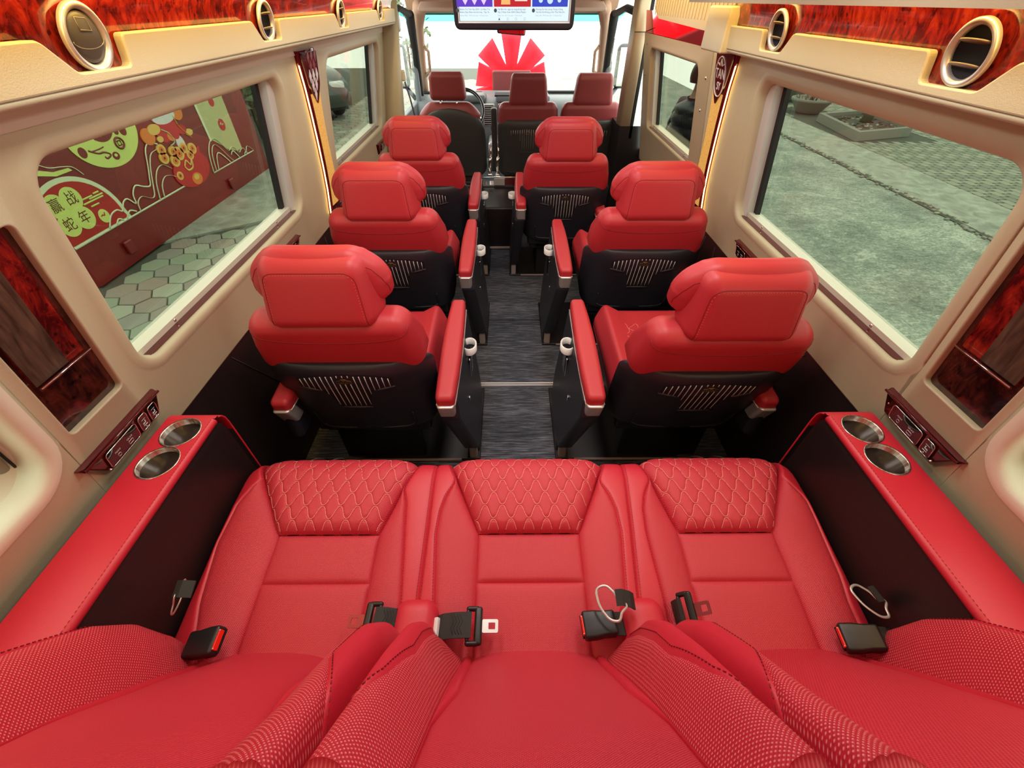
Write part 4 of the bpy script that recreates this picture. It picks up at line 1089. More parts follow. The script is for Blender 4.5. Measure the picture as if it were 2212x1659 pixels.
def tongue(loc, sg, label, metal, weblen=0.05):
    """belt tongue lying on the seat; local x towards the metal plate"""
    root = empty('seat_belt', (0, 0, 0))
    mb = MB()
    # plastic grip with a slot: two bars and ends
    mb.box((0.010, 0, 0.008), (0.016, 0.072, 0.012), blackp, 0.0055); mb.box((-0.012, 0, 0.010), (0.008, 0.060, 0.010), blackp, 0.004)
    mb.box((-0.002, 0.032, 0.008), (0.028, 0.010, 0.012), blackp, 0.005); mb.box((-0.002, -0.032, 0.008), (0.028, 0.010, 0.012), blackp, 0.005)
    mb.build('tongue_grip', root)
    mb = MB(); P = rpoly([(0.016, -0.018), (0.026, -0.011), (0.050, -0.012), (0.050, 0.012), (0.026, 0.011), (0.016, 0.018)], 0.003, 3); I = rpoly([(0.030, -0.006), (0.044, -0.006), (0.044, 0.006), (0.030, 0.006)], 0.001, 3)
    # frame plate: outer ring around the latch hole
    O = rrect(0.018, 0.051, -0.0125, 0.0125, 0.003, 0, 4, 3); I = rrect(0.031, 0.045, -0.0062, 0.0062, 0.0012, 0, 4, 3); n_ = len(O)
    R4 = [[(x, y, 0.007) for x, y in I], [(x, y, 0.007) for x, y in O], [(x, y, 0.005) for x, y in O], [(x, y, 0.005) for x, y in I]]
    mb.add([p for r4 in R4 for p in r4], [(i * n_ + k_, i * n_ + (k_ + 1) % n_, ((i + 1) % 4) * n_ + (k_ + 1) % n_, ((i + 1) % 4) * n_ + k_) for i in range(4) for k_ in range(n_)], metal, flat=True)
    mb.build('latch_plate', root)
    mb = MB(); webbing(mb, [(-0.004, 0, 0.016), (-0.012, 0, 0.0165), (-weblen * 0.6, 0, 0.014), (-weblen, 0, 0.005), (-weblen - 0.012, 0, -0.008)], (0, 0.048, 0)); wo = mb.build('strap', root)
    st = MB()
    for q in range(4):
        x0 = -0.022 - q * 0.006
        st.tube([(x0, -0.018, 0.0172), (x0 - 0.006, -0.006, 0.0170), (x0, 0.006, 0.0172), (x0 - 0.006, 0.018, 0.0170)], 0.0004, rubber, 4)
    st.build('strap_stitching', wo)
    root.location = loc; root.rotation_euler = (0, 0, 0 if sg > 0 else PI)
    tag(root, label, 'seat belt'); return root
tongue((-0.108, 0.262, 0.503), 1, 'black seat belt with a shiny steel tongue lying on the centre place', silver, 0.065)
tongue((-0.318, 0.272, 0.505), -1, 'black seat belt on the left place, its tongue coloured with the red seat reflection', maroon if False else mat('red_tinted_steel', (0.32, 0.05, 0.06), 0.35, 0.6), 0.045)  # seat reflection put into the steel as a red base colour
o = tongue((0.345, 0.285, 0.515), 1, 'black seat belt standing on edge beside the right place', MATS['red_tinted_steel'], 0.03); o.rotation_euler = (R(12), R(-50), R(-8))
mb = MB(); mb.box((-0.186, 0.262, 0.503), (0.012, 0.036, 0.012), white, 0.003, Matrix.Rotation(R(-30), 4, 'Y')); tag(mb.build('belt_label'), 'small white label tab on the centre seat belt next to the red hump', 'label')
def buckle(loc, rz, ry, label):
    root = empty('seatbelt_buckle', (0, 0, 0))
    mb = pillow((0.034, 0.026, 0.014), (0.006, 0.006, 0.006), lambda a_, b_, c_: (a_, b_ * (1 - 0.1 * (a_ < 0)), c_ * (1 - 0.15 * (a_ / 0.034))), blackp, 4); mb.build('housing', root)
    mb = MB(); mb.box((0.0345, 0.0, 0.003), (0.004, 0.036, 0.012), hotred, 0.0015); mb.build('release_button', root)
    mb = MB(); mb.box((0.0352, 0.0, -0.006), (0.003, 0.042, 0.004), void); mb.box((0.0365, 0.016, 0.009), (0.001, 0.002, 0.002), whitem); mb.box((0.0365, -0.016, 0.009), (0.001, 0.002, 0.002), whitem); mb.build('slot', root)
    mb = MB(); webbing(mb, [(-0.030, 0, 0.0), (-0.05, 0, -0.006), (-0.07, 0, -0.03)], (0, 0.044, 0)); mb.build('strap', root)
    root.location = loc; root.rotation_euler = (0, ry, rz); tag(root, label, 'belt buckle'); return root
buckle((0.152, 0.262, 0.512), R(184), R(0), 'black belt buckle with red button on the centre place')
buckle((-0.640, 0.232, 0.520), R(4), R(-18), 'black belt buckle with red button at the left end of the bench')
buckle((0.672, 0.232, 0.520), R(174), R(18), 'black belt buckle with red button at the right end of the bench')
def ring(loc, rot, label):
    root = empty('belt_guide_loop', (0, 0, 0))
    P = rpoly([(-0.017, 0.032), (0.006, 0.034), (0.020, 0.012), (0.020, -0.004), (0.032, -0.006), (0.034, -0.014), (0.020, -0.022), (0.012, -0.036), (-0.006, -0.030), (-0.020, -0.002)], [0.012, 0.010, 0.010, 0.003, 0.004, 0.005, 0.004, 0.008, 0.014, 0.015], 5)
    mb = MB(); mb.tube([(x, y, 0) for x, y in P], 0.0027, silver, 8, closed=True, ry=0.0015); mb.build('steel_loop', root)
    mb = MB(); webbing(mb, [(0.018, 0.006, 0.003), (0.030, 0.004, 0.004), (0.044, -0.002, -0.008), (0.05, -0.006, -0.03)], (0.006, 0.030, 0)); mb.build('strap', root)
    root.location = loc; root.rotation_euler = rot; tag(root, label, 'belt loop'); return root
ring((0.168, 0.288, 0.558), (R(10), R(-18), R(8)), 'steel belt loop leaning over the black buckle of the centre place')
ring((0.700, 0.288, 0.560), (R(0), R(5), R(20)), 'steel belt loop with black strap by the right console')
ring((-0.700, 0.300, 0.575), (R(0), R(-68), R(10)), 'steel belt loop seen edge-on by the left console')

# ================================================================== SWITCH PANELS, POCKETS, PILLAR LAMPS
def wm(s, y, z, d=0.0):
    """frame on the side wall: x towards the front (y), y up, z into the cabin"""
    p = WP(s, y, z, d); return p
def switch_panel(s, y0, y1, z0, label, usb, btns):
    root = empty('switch_panel', WP(s, (y0 + y1) / 2, z0)); W_ = lambda a, b, d: WP(s, a, b, d)
    zt = z0 + 0.070; mb = MB()
    poly = rpoly([(y0, zt), (y1, zt), (y1 - 0.020, z0), (y0 + 0.045, z0)], [0.004, 0.004, 0.012, 0.014], 4)
    n_ = len(poly); top = inset(poly, 0.008)
    lo = [W_(a, b, -0.002) for a, b in poly]; mid = [W_(a, b, 0.004) for a, b in poly]
    up = [W_(a + 0.0, b + 0.004 * (1 - (b - z0) / 0.07), 0.011 + 0.006 * (b - z0) / 0.07) for a, b in top]
    fs = [(i * n_ + k_, i * n_ + (k_ + 1) % n_, (i + 1) * n_ + (k_ + 1) % n_, (i + 1) * n_ + k_) for i in range(2) for k_ in range(n_)]
    mb.add(lo + mid + up, fs, maroon); mb.add(up, [tuple(range(n_))], MATS['dark_burl_wood'], flat=True)
    mb.tube([W_(y0 + 0.006, zt - 0.005, 0.017), W_(y1 - 0.004, zt - 0.005, 0.017)], 0.0032, maroon, 8)
    mb.build('base_plate', root)
    zc = z0 + 0.036
    D = lambda z: 0.0115 + 0.006 * (z - z0) / 0.07
    def plate(ya, yb, nm, m_=glossb):
        P = rpoly([(ya, zc - 0.020), (yb, zc - 0.020), (yb, zc + 0.021), (ya, zc + 0.021)], 0.008, 5)
        mb = MB(); mb.prism(P, lambda a, b, d: W_(a, b, D(b) + d), -0.004, 0.004, m_, flat=True, bev=0.0015)
        o = mb.build(nm, root); mb = MB(); mb.tube([W_(a, b, D(b) + 0.0034) for a, b in P], 0.0012, chrome, 6, closed=True); mb.build('chrome_rim', o); return o
    if usb:
        ya, yb = usb; o = plate(ya, yb, 'usb_socket_plate'); L = yb - ya
        for (q, nm, w_) in ((0.30, 'PD3.0', 0.008), (0.70, 'QC3.0', 0.013)):
            yc = ya + L * (q if s < 0 else 1 - q)
            P = rpoly([(yc - w_ / 2, zc - 0.012), (yc + w_ / 2, zc - 0.012), (yc + w_ / 2, zc - 0.004), (yc - w_ / 2, zc - 0.004)], 0.003 if w_ < 0.01 else 0.001, 3)
            mb = MB(); mb.tube([W_(a, b, D(b) + 0.0042) for a, b in P], 0.0006, MATS['satin_silver'], 4, closed=True); mb.build('socket', o)
            xv = Vector((0, 1, 0)) if s > 0 else Vector((0, -1, 0))
            # as read from inside the cabin
            xv = Vector((0, s * -1.0, 0)); uv_ = Vector((s * -0.165, 0, 1))
            text_mesh(nm, 0.0062, 'lettering', white, frame(W_(yc, zc + 0.004, D(zc) + 0.0043), xv, uv_), o, 0.0002)
    for ya, yb in btns:
        o = plate(ya, yb, 'rocker_switch'); yc = (ya + yb) / 2; mb = MB()
        for q in (-1, 1):
            mb.tube([W_(yc - 0.006, zc + q * 0.008, D(zc) + 0.0044), W_(yc + 0.006, zc + q * 0.008, D(zc) + 0.0044)], 0.0008, whitem, 4)
            mb.lathe([(0, 0.0015), (0.0015, 0.0)], whitem, W_(yc, zc + q * 0.014, D(zc) + 0.004), Matrix.Rotation(R(-90 * s), 4, 'Y'), 8)
        mb.tube([W_(yc + 0.003, zc + 0.004, D(zc) + 0.0044), W_(yc + 0.003, zc - 0.002, D(zc) + 0.0044), W_(yc - 0.004, zc - 0.002, D(zc) + 0.0044), W_(yc - 0.005, zc - 0.005, D(zc) + 0.0044)], 0.0012, whitem, 4)
        mb.build('switch_icon', o)
    mb = MB()
    for ya in (y0 + 0.047, y1 - 0.026):
        mb.lathe([(0, .0025), (.002, .002), (.0035, 0)], chrome, W_(ya, z0 + (0.014 if ya < (y0 + y1) / 2 else 0.04), D(z0 + 0.02)), Matrix.Rotation(R(-90 * s), 4, 'Y'), 12)
    mb.build('screw', root)
    tag(root, label, 'switch panel')
switch_panel(-1, 0.462, 0.702, 0.703, 'maroon switch panel with two rocker switches under the left burl pocket', (0.512, 0.603), [(0.612, 0.638), (0.646, 0.672)])
switch_panel(1, 0.472, 0.695, 0.703, 'maroon switch panel with one rocker switch under the right burl pocket', (0.560, 0.650), [(0.524, 0.551)])
switch_panel(-1, 1.39, 1.610, 0.690, 'maroon switch panel peeking out above the nearest left captain seat', (1.44, 1.52), [(1.53, 1.555)])
switch_panel(1, 1.33, 1.575, 0.680, 'maroon switch panel half hidden by the nearest right captain seat', (1.47, 1.548), [(1.42, 1.45)])
switch_panel(-1, 2.98, 3.20, 0.690, 'switch panel with a chrome edge behind the farthest left captain seat', (3.06, 3.14), [])
for s in (-1, 1):
    y0, y1, z0, z1 = PK[s]; root = empty('wall_pocket', WP(s, 0.57, z0, -0.012)); W_ = lambda a, b, d: WP(s, a, b, d)
    mb = MB(); mb.prism(rpoly([(y0 - .004, z0 - .004), (y1 + .004, z0 - .004), (y1 + .004, z1 + .004), (y0 - .004, z1 + .004)], 0.01, 3), lambda a, b, d: W_(a, b, d), -0.020, -0.0125, MATS['dark_burl_wood'], flat=True); mb.build('back_panel', root)
    mb = MB(); mb.prism([(y0 + 0.014, 0.948), (0.632, 0.948), (0.632, z1), (y0 + 0.014, z1)], lambda a, b, d: W_(a, b, d), -0.0125, -0.0100, burl, flat=True); mb.build('bright_insert', root)
    mb = MB(); mb.prism([(y0 + 0.015, 0.949), (0.594 if s < 0 else 0.588, 0.949), (0.596, z1), (y0 + 0.015, z1)], lambda a, b, d: W_(a, b, d), -0.0100, -0.0080, darkwood, flat=True); mb.build('dark_insert', root)
    mb = MB(); mb.tube([W_(y0 + 0.013, 0.944, -0.004), W_(0.636, 0.944, -0.004)], 0.0030, MATS['maroon_gloss'], 8); mb.tube([W_(y0 + 0.013, 0.947, 0.001), W_(0.636, 0.947, 0.001)], 0.0014, chrome, 6)
    mb.build('lip', root)
    tag(root, 'burl wood pocket panel with dark brown insert on the %s wall' % ('left' if s < 0 else 'right'), 'wall pocket')
def pillar_lamp(s):
    root = empty('pillar_lamp', WP(s, 1.98, 0.66)); W_ = lambda a, b, d: WP(s, a, b, d)
    T = [(0.655, 1.99, 2.135), (0.70, 1.985, 2.14), (0.80, 1.985, 2.11), (0.90, 1.972, 2.08), (1.00, 1.952, 2.055), (1.10, 1.928, 2.04), (1.20, 1.900, 2.035), (1.27, 1.872, 2.035), (1.312, 1.858, 2.03)]
    off = 0.0 if s > 0 else 0.02
    zz = [t[0] for t in T]; Y0_ = lambda z: off + float(np.interp(z, zz, [t[1] for t in T])); Y1_ = lambda z: off + float(np.interp(z, zz, [t[2] for t in T]))
    Z = np.linspace(0.655, 1.312, 30)
    mb = MB(); P = []
    for z in Z:
        a, b = Y0_(z), Y1_(z); P.append([W_(a - 0.004, z, -0.002), W_(a, z, 0.012), W_(a + 0.016, z, 0.016), W_((a + b) / 2, z, 0.020), W_(b - 0.014, z, 0.016), W_(b, z, 0.012), W_(b + 0.004, z, -0.002)])
    mb.grid(P, maroon); mb.build('dark_frame', root)
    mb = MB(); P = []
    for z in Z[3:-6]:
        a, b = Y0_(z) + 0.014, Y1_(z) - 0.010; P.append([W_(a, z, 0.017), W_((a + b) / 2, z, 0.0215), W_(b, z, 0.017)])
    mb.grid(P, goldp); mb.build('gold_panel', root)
    mb = MB(); P = rpoly([(Y0_(1.305) + 0.008, 1.305), (Y1_(1.305) - 0.008, 1.305), (Y1_(1.2) - 0.012, 1.20), ((Y0_(1.15) + Y1_(1.15)) / 2, 1.135), (Y0_(1.2) + 0.014, 1.20)], 0.012, 4)
    mb.prism(P, lambda a, b, d: W_(a, b, d), 0.017, 0.0235, maroon, flat=True); po = mb.build('emblem_plate', root)
    yc = (Y0_(1.23) + Y1_(1.23)) / 2; xv = Vector((0, -s, 0)); uv_ = Vector((-s * 0.165, 0, 1))
    if s > 0:
        mb = MB(); mb.tube([W_(yc + 0.050 * math.cos(q), 1.228 + 0.062 * math.sin(q), 0.0245) for q in np.linspace(0, 2 * PI, 40)[:-1]], 0.0022, whitem, 6, closed=True)
        for sg in (-1, 1): mb.tube([W_(yc + sg * 0.030, 1.270, 0.0245), W_(yc + sg * 0.012, 1.262, 0.0245), W_(yc, 1.283, 0.0245), W_(yc - sg * 0.004, 1.262, 0.0245)], 0.0018, whitem, 5)
        mb.build('emblem', po)
        text_mesh('TAN', 0.044, 'emblem_lettering', whitem, frame(W_(yc, 1.236, 0.0240), xv, uv_), po, 0.0008)
        text_mesh('SY', 0.036, 'emblem_lettering', whitem, frame(W_(yc, 1.198, 0.0240), xv, uv_), po, 0.0008)
    else:
        mb = MB()
        for r_ in range(5):
            for c_ in range(3 if r_ < 4 else 1):
                cy = yc + (c_ - (1 if r_ < 4 else 0)) * 0.036 + (0.018 if r_ % 2 else 0) * (r_ < 4); cz = 1.292 - r_ * 0.030
                if Y0_(cz) + 0.02 < cy < Y1_(cz) - 0.02:
                    mb.prism(rpoly([(cy, cz + 0.022), (cy + 0.012, cz), (cy, cz - 0.022), (cy - 0.012, cz)], 0.002, 2), lambda a, b, d: W_(a, b, d), 0.0235, 0.0250, whitem if r_ > 1 else MATS['red_tinted_steel'], flat=True)
        mb.build('diamond_inlay', po)
    mb = MB(); mb.tube([W_(Y0_(z) - 0.007, z, 0.010) for z in np.linspace(0.69, 1.27, 30)], 0.0026, ledm, 8); mb.build('led_rope', root)
    mb = MB(); mb.tube([W_(Y1_(z) + 0.006, z, 0.004) for z in np.linspace(0.69, 1.29, 30)], 0.0024, chrome, 6)
    mb.build('chrome_edge', root)
    mb = MB(); mb.prism(rpoly([(Y0_(.66) - 0.002, 0.652), (Y1_(.66) + 0.004, 0.652), (Y1_(.70) + 0.004, 0.705), (Y0_(.7) - 0.002, 0.705)], 0.008, 3), lambda a, b, d: W_(a, b, d), 0.0, 0.026, glossb, flat=True, bev=0.004)
    bo = mb.build('touch_base', root); mb = MB()
    for q in range(3): mb.lathe([(0.004, 0.001), (0.005, 0.0015), (0.006, 0.001)], silver, W_(Y0_(.68) + 0.03 + q * 0.035, 0.678, 0.0262), Matrix.Rotation(R(-90 * s), 4, 'Y'), 14)
    mb.build('button_ring', bo)
    tag(root, 'LED-lit gold pillar lamp with a round lettered emblem on the right wall' if s > 0 else 'LED-lit gold pillar lamp with diamond inlays on the left wall', 'pillar lamp')
pillar_lamp(-1); pillar_lamp(1)

# ================================================================== CAB
# partition pillars
mb = MB(); mb.prism(rpoly([(-0.90, 3.30), (-0.775, 3.30), (-0.755, 3.34), (-0.765, 3.42), (-0.90, 3.42)], [0, 0.02, 0.02, 0.02, 0], 5), lambda a, b, d: (a - 0.10 * (d - 0.9) * (-1) , b, d), 0.30, 1.66, beige, flat=False); struct(mb.build('trim_10'))
mb = MB(); mb.prism(rpoly([(0.75, 3.30), (0.822, 3.30), (0.822, 3.42), (0.74, 3.42)], [0.02, 0.01, 0.0, 0.02], 5), lambda a, b, d: (a, b, d), 0.80, 1.66, khaki, flat=False)
mb.prism([(0.75, 3.30), (0.93, 3.30), (0.93, 3.60), (0.75, 3.60)], lambda a, b, d: (a, b, d), 0.0, 0.80, blackp)
mb.box((0.832, 3.32, 1.2), (0.018, 0.04, 0.95), void)
mb.tube([(0.745, 3.29, 1.30), (0.822, 3.29, 1.30)], 0.002, void, 5)
struct(mb.build('trim_11'))
# belt mechanism on the left pillar and its cover
root = empty('cab_seat_belt', (-0.76, 3.4, 1.2)); mb = MB(); mb.box((-0.735, 3.40, 1.345), (0.05, 0.06, 0.10), whitef, 0.015); mb.build('upper_guide', root)
mb = MB(); mb.box((-0.738, 3.40, 1.075), (0.030, 0.035, 0.06), beigel, 0.01); mb.build('guide_knob', root)
mb = MB(); webbing(mb, [(-0.735, 3.41, 1.04), (-0.72, 3.43, 0.95), (-0.70, 3.46, 0.78), (-0.70, 3.48, 0.60)], (0.0, 0.035, 0)); mb.build('strap', root)
tag(root, 'black driver seat belt hanging from a grey guide on the left pillar', 'seat belt')
# side walls and door frames of the cab
for s in (-1, 1):
    mb = MB(); x = s * 0.90
    mb.box((x, 4.20, 0.42), (0.04, 1.60, 0.66), greyd, 0.01)
    # window frame tubes: rear post, slanting front post, black seals
    mb.tube([(s * 0.80, 4.28, 1.36), (s * 0.845, 4.55, 1.12), (s * 0.885, 4.78, 0.80), (s * 0.895, 4.82, 0.60)], 0.034, rubber, 10)
    mb.tube([(s * 0.80, 3.46, 1.38), (s * 0.81, 3.9, 1.40), (s * 0.80, 4.28, 1.36)], 0.022, rubber, 10)
    mb.box((s * 0.875, 4.62, 0.86), (0.05, 0.05, 0.38), greyd, 0.02)
    struct(mb.build('trim_%d' % (12 if s < 0 else 13)))
    # padded A pillar
    mb = MB(); mb.tube([(s * 0.74, 4.42, 1.40), (s * 0.800, 4.62, 1.28), (s * 0.845, 4.84, 1.02), (s * 0.885, 5.02, 0.74)], [0.055, 0.045, 0.040, 0.045], pinkb, 12)
    mb.tube(rpoly([(s * 0.77, 4.70, 1.17), (s * 0.74, 4.70, 1.12), (s * 0.78, 4.86, 0.93), (s * 0.83, 4.88, 0.90)], 0.03, 4) if False else [(s * 0.80, 4.72, 1.16), (s * 0.755, 4.73, 1.10), (s * 0.775, 4.84, 0.95), (s * 0.84, 4.90, 0.90)], 0.014, pinkb, 10)
    struct(mb.build('trim_%d' % (14 if s < 0 else 15)))
    root = empty('window_%d' % (7 if s < 0 else 8), (x, 4.0, 0.75)); struct(root)
    mb = MB(); mb.add([(s * 0.895, 3.42, 0.74), (s * 0.895, 4.80, 0.74), (s * 0.80, 4.30, 1.38), (s * 0.80, 3.42, 1.38)], [(0, 1, 2, 3)], clear); mb.build('pane', root)
    root = empty('sun_visor', (s * 0.40, 4.25, 1.42))
    mb = MB(); mb.box((s * 0.42, 4.28, 1.405), (0.60, 0.17, 0.026), visor, 0.012, Matrix.Rotation(R(12), 4, 'X')); mb.build('flap', root)
    mb = MB(); mb.tube([(s * 0.72, 4.36, 1.385), (s * 0.14, 4.36, 1.385)], 0.006, pinkb, 8); mb.box((s * 0.70, 4.37, 1.39), (0.05, 0.03, 0.03), pinkb, 0.01); mb.build('hinge', root)
    tag(root, 'beige sun visor folded up above the %s' % ('driver' if s < 0 else 'right front passenger'), 'sun visor')
    # wing mirror outside
    root = empty('wing_mirror', (s * 1.05, 4.75, 0.75)); mb = MB(); mb.box((s * 1.08, 4.85, 0.98), (0.20, 0.10, 0.34), shell, 0.05); mb.tube([(s * 0.92, 4.78, 0.72), (s * 1.02, 4.85, 0.82)], 0.02, shell, 8); mb.build('housing', root)
    mb = MB(); mb.box((s * 1.08, 4.797, 0.98), (0.16, 0.006, 0.29), chrome, 0.0028); mb.build('mirror_glass', root)
    tag(root, 'black wing mirror outside the %s cab window' % ('left' if s < 0 else 'right'), 'mirror')
mb = MB()
P = [[(x, 4.42 + 0.02 * (x / 0.8) ** 2, 1.47), (x, 4.50, 1.395), (x, 4.56, 1.385), (x, 4.60, 1.345 + 0.004)] for x in np.linspace(-0.86, 0.86, 24)]
mb.grid(P, pinkb); struct(mb.build('trim_16'))
root = empty('window_9', (0, 4.9, 0.76)); struct(root)
mb = MB(); P = [[(x, 4.60 + 0.45 * t - 0.08 * (x / 0.9) ** 2, 1.36 - 0.62 * t) for t in np.linspace(0, 1, 12)] for x in np.linspace(-0.92, 0.92, 20)]
mb.grid(P, clear); mb.build('windshield', root)
mb = MB(); P = [[(x, 4.595 + 0.45 * t - 0.08 * (x / 0.9) ** 2, 1.36 - 0.62 * t) for t in (0.0, 0.085)] for x in np.linspace(-0.92, 0.92, 20)]
tealg = glass('teal_sun_band', (0.10, 0.62, 0.62), 0.02); mb.grid(P, tealg); mb.build('sun_band', root)
# dashboard
root = empty('dashboard', (0, 4.7, 0.4)); mb = MB()
prof = [(4.46, 0.30), (4.44, 0.52), (4.48, 0.66), (4.56, 0.735), (4.70, 0.765), (4.95, 0.755), (5.06, 0.735), (5.06, 0.3)]
sp_ = spline([(a, b, 0) for a, b in prof], 5)
mb.grid([[(x, p[0], p[1]) for p in sp_] for x in np.linspace(-0.90, 0.90, 30)], MATS['dash_grey']); mb.build('dash_body', root)
mb = MB(); mb.box((0.10, 4.66, 0.775), (0.50, 0.30, 0.05), MATS['dash_grey'], 0.02); mb.box((0.02, 4.60, 0.800), (0.36, 0.16, 0.014), void, 0.005); mb.build('storage_tray', root)
mb = MB(); mb.box((0.60, 4.95, 0.772), (0.72, 0.06, 0.02), rubber, 0.006); mb.box((-0.60, 4.95, 0.765), (0.60, 0.06, 0.02), rubber, 0.006); mb.build('defroster_slot', root)
for x in (-0.215, 0.62):
    mb = MB(); mb.box((x, 4.455, 0.665), (0.105, 0.03, 0.17), silver, 0.008); mb.box((x, 4.438, 0.665), (0.088, 0.006, 0.152), void, 0.002); vo_ = mb.build('vent_frame', root)
    mb = MB()
    for k_ in range(9): mb.box((x, 4.434, 0.600 + k_ * 0.0165), (0.086, 0.006, 0.006), silver, 0.002)
    mb.build('vent_slat', vo_)
mb = MB(); mb.box((0.02, 4.46, 0.68), (0.30, 0.04, 0.15), burl, 0.02); mb.box((0.03, 4.437, 0.685), (0.17, 0.008, 0.10), glossb, 0.003)
for k_ in range(3): mb.lathe([(0, .02), (.014, .018), (.016, 0)], silver, (-0.105, 4.442, 0.64 + 0.04 * k_), Matrix.Rotation(R(90), 4, 'X'), 14)
mb.build('centre_console', root)
mb = MB(); mb.box((-0.43, 4.62, 0.775), (0.38, 0.20, 0.06), MATS['dash_grey'], 0.03); mb.build('instrument_hood', root)
tag(root, 'grey dashboard with louvred vents and a red burl centre panel', 'dashboard')
# steering wheel
root = empty('steering_wheel', (-0.44, 4.30, 0.70)); c = Vector((-0.44, 4.26, 0.725)); nrm = Vector((0, -0.80, 0.60)); Mw = frame(c, (1, 0, 0), (0, 0.60, 0.80))
mb = MB(); mb.tube([Mw @ Vector((0.185 * math.cos(q), 0.185 * math.sin(q), 0)) for q in np.linspace(0, 2 * PI, 49)[:-1]], 0.0145, glossb, 12, closed=True); mb.build('rim', root)
mb = MB()
for q in (-20, 200, 270): mb.tube([Mw @ Vector((0.05 * math.cos(R(q)), 0.05 * math.sin(R(q)), -0.01)), Mw @ Vector((0.18 * math.cos(R(q)), 0.18 * math.sin(R(q)), 0))], [0.026, 0.014], silver, 10)
mb.build('spoke', root)
mb = MB(); mb.lathe([(0, 0.02), (0.05, 0.016), (0.07, 0.0), (0.06, -0.03)], shell, c, Mw.to_3x3().to_4x4(), 30); mb.build('hub', root)
mb = MB(); mb.tube([c, c - Mw.to_3x3() @ Vector((0, 0, 0.18))], 0.035, shell, 12); mb.build('column', root)
tag(root, 'steering wheel with silver spokes in front of the driver seat', 'steering wheel')
# gear lever console between the front seats
root = empty('gear_lever', (-0.16, 4.15, 0.35)); mb = MB(); mb.box((-0.165, 4.24, 0.40), (0.10, 0.30, 0.24), MATS['satin_silver'], 0.02); mb.build('console', root)
mb = MB(); mb.tube([(-0.165, 4.16, 0.5), (-0.165, 4.13, 0.60)], 0.009, chrome, 10); mb.box((-0.165, 4.12, 0.63), (0.045, 0.055, 0.06), glossb, 0.018); mb.build('lever', root)
tag(root, 'chrome and black gear lever between driver and middle passenger seat', 'gear lever')
# chrome seat rails glinting between the front seats
for x, lb in ((-0.185, 'bright chrome seat mount on the driver side of the gap'), (-0.125, 'bright chrome seat mount on the passenger side of the gap')):
    mb = MB(); mb.tube([(x, 3.60, 0.40), (x, 3.60, 0.50), (x + 0.012, 3.60, 0.53)], 0.012, chrome, 10); mb.tube([(x + 0.012, 3.60, 0.53), (x + 0.012, 3.60, 0.60)], 0.006, chrome, 8)
    mb.box((x, 3.60, 0.40), (0.04, 0.05, 0.02), chrome, 0.005); tag(mb.build('seat_mount'), lb, 'seat mount')
# rear view mirror
root = empty('rear_view_mirror', (0.0, 4.62, 1.30)); mb = MB(); mb.box((-0.005, 4.60, 1.255), (0.245, 0.035, 0.065), shell, 0.016, Matrix.Rotation(R(4), 4, 'Y')); mb.tube([(-0.01, 4.61, 1.27), (-0.01, 4.63, 1.36)], 0.009, shell, 8); mb.build('housing', root)
mb = MB(); mb.box((0.0, 4.578, 1.255), (0.215, 0.006, 0.050), MATS['dark_red_mirror'], 0.0025, Matrix.Rotation(R(4), 4, 'Y')); mb.build('mirror_glass', root)  # red reflection comes from the glass colour
tag(root, 'rear view mirror with a red reflection tinted into its glass, below the hanging screen', 'mirror')
# ribbon bow on the bonnet
bowm = mat('red_ribbon', (0.85, 0.02, 0.06), 0.5); n_ = bowm.node_tree; bs = n_.nodes['Principled BSDF']
tl = n_.nodes.new('ShaderNodeBsdfTranslucent'); tl.inputs[0].default_value = (1.0, 0.06, 0.10, 1); ms = n_.nodes.new('ShaderNodeMixShader'); ms.inputs[0].default_value = 0.55
n_.links.new(bs.outputs[0], ms.inputs[1]); n_.links.new(tl.outputs[0], ms.inputs[2]); n_.links.new(ms.outputs[0], n_.nodes['Material Output'].inputs[0])
root = empty('ribbon_bow', (0.0, 5.3, 0.55))
cy, cz = 5.32, 0.80
for a_ in (90, 48, 132, 12, 168, -24, 204):
    mb = MB(); d = Vector((math.cos(R(a_)), 0, math.sin(R(a_)))); t = Vector((-d.z, 0, d.x)); wv = 0.085
    P = []
    for q in np.linspace(0, 1, 26):
        L = 0.40 * math.sin(PI * q) ** 0.8 * (1.0 if abs(a_ - 90) < 60 else 0.92); dy = -0.10 * math.cos(PI * q) * math.sin(PI * q) ** 0.5
        ww = wv * (0.45 + 0.75 * math.sin(PI * q))
        P.append([tuple(Vector((0, cy + dy, cz)) + d * L + t * (ww * u) + Vector((0, 0.02 * math.cos(u * 2.2), 0))) for u in np.linspace(-1, 1, 7)])
    mb.grid(P, bowm); mb.build('bow_loop', root)
mb = MB(); mb.box((0.0, cy - 0.12, cz - 0.03), (0.40, 0.05, 0.30), leather_front, 0.022); mb.build('bow_centre', root)  # dark red carries the unlit side of the bow
for sg in (-1, 1):
    mb = MB(); mb.grid([[(sg * (0.10 + 0.25 * q) + u * 0.05, cy - 0.08 - 0.05 * q, cz - 0.06 - 0.10 * q + 0.02 * math.sin(q * 6)) for u in (-1, 0, 1)] for q in np.linspace(0, 1, 10)], bowm); mb.build('bow_tail', root)
tag(root, 'big red ribbon bow on the bonnet outside the windshield', 'bow')
mb = MB(); P = [[(x, y, 0.56 - 0.22 * ((y - 5.0) / 0.9) ** 2 - 0.05 * (x / 0.9) ** 4) for y in np.linspace(5.10, 5.9, 10)] for x in np.linspace(-0.92, 0.92, 16)]
whitecar = mat('white_car_paint', (0.75, 0.76, 0.74), 0.25, coat=0.6); mb.grid(P, whitecar); tag(mb.build('bonnet'), 'white bonnet of the van in front of the windshield under the bow', 'car bonnet')

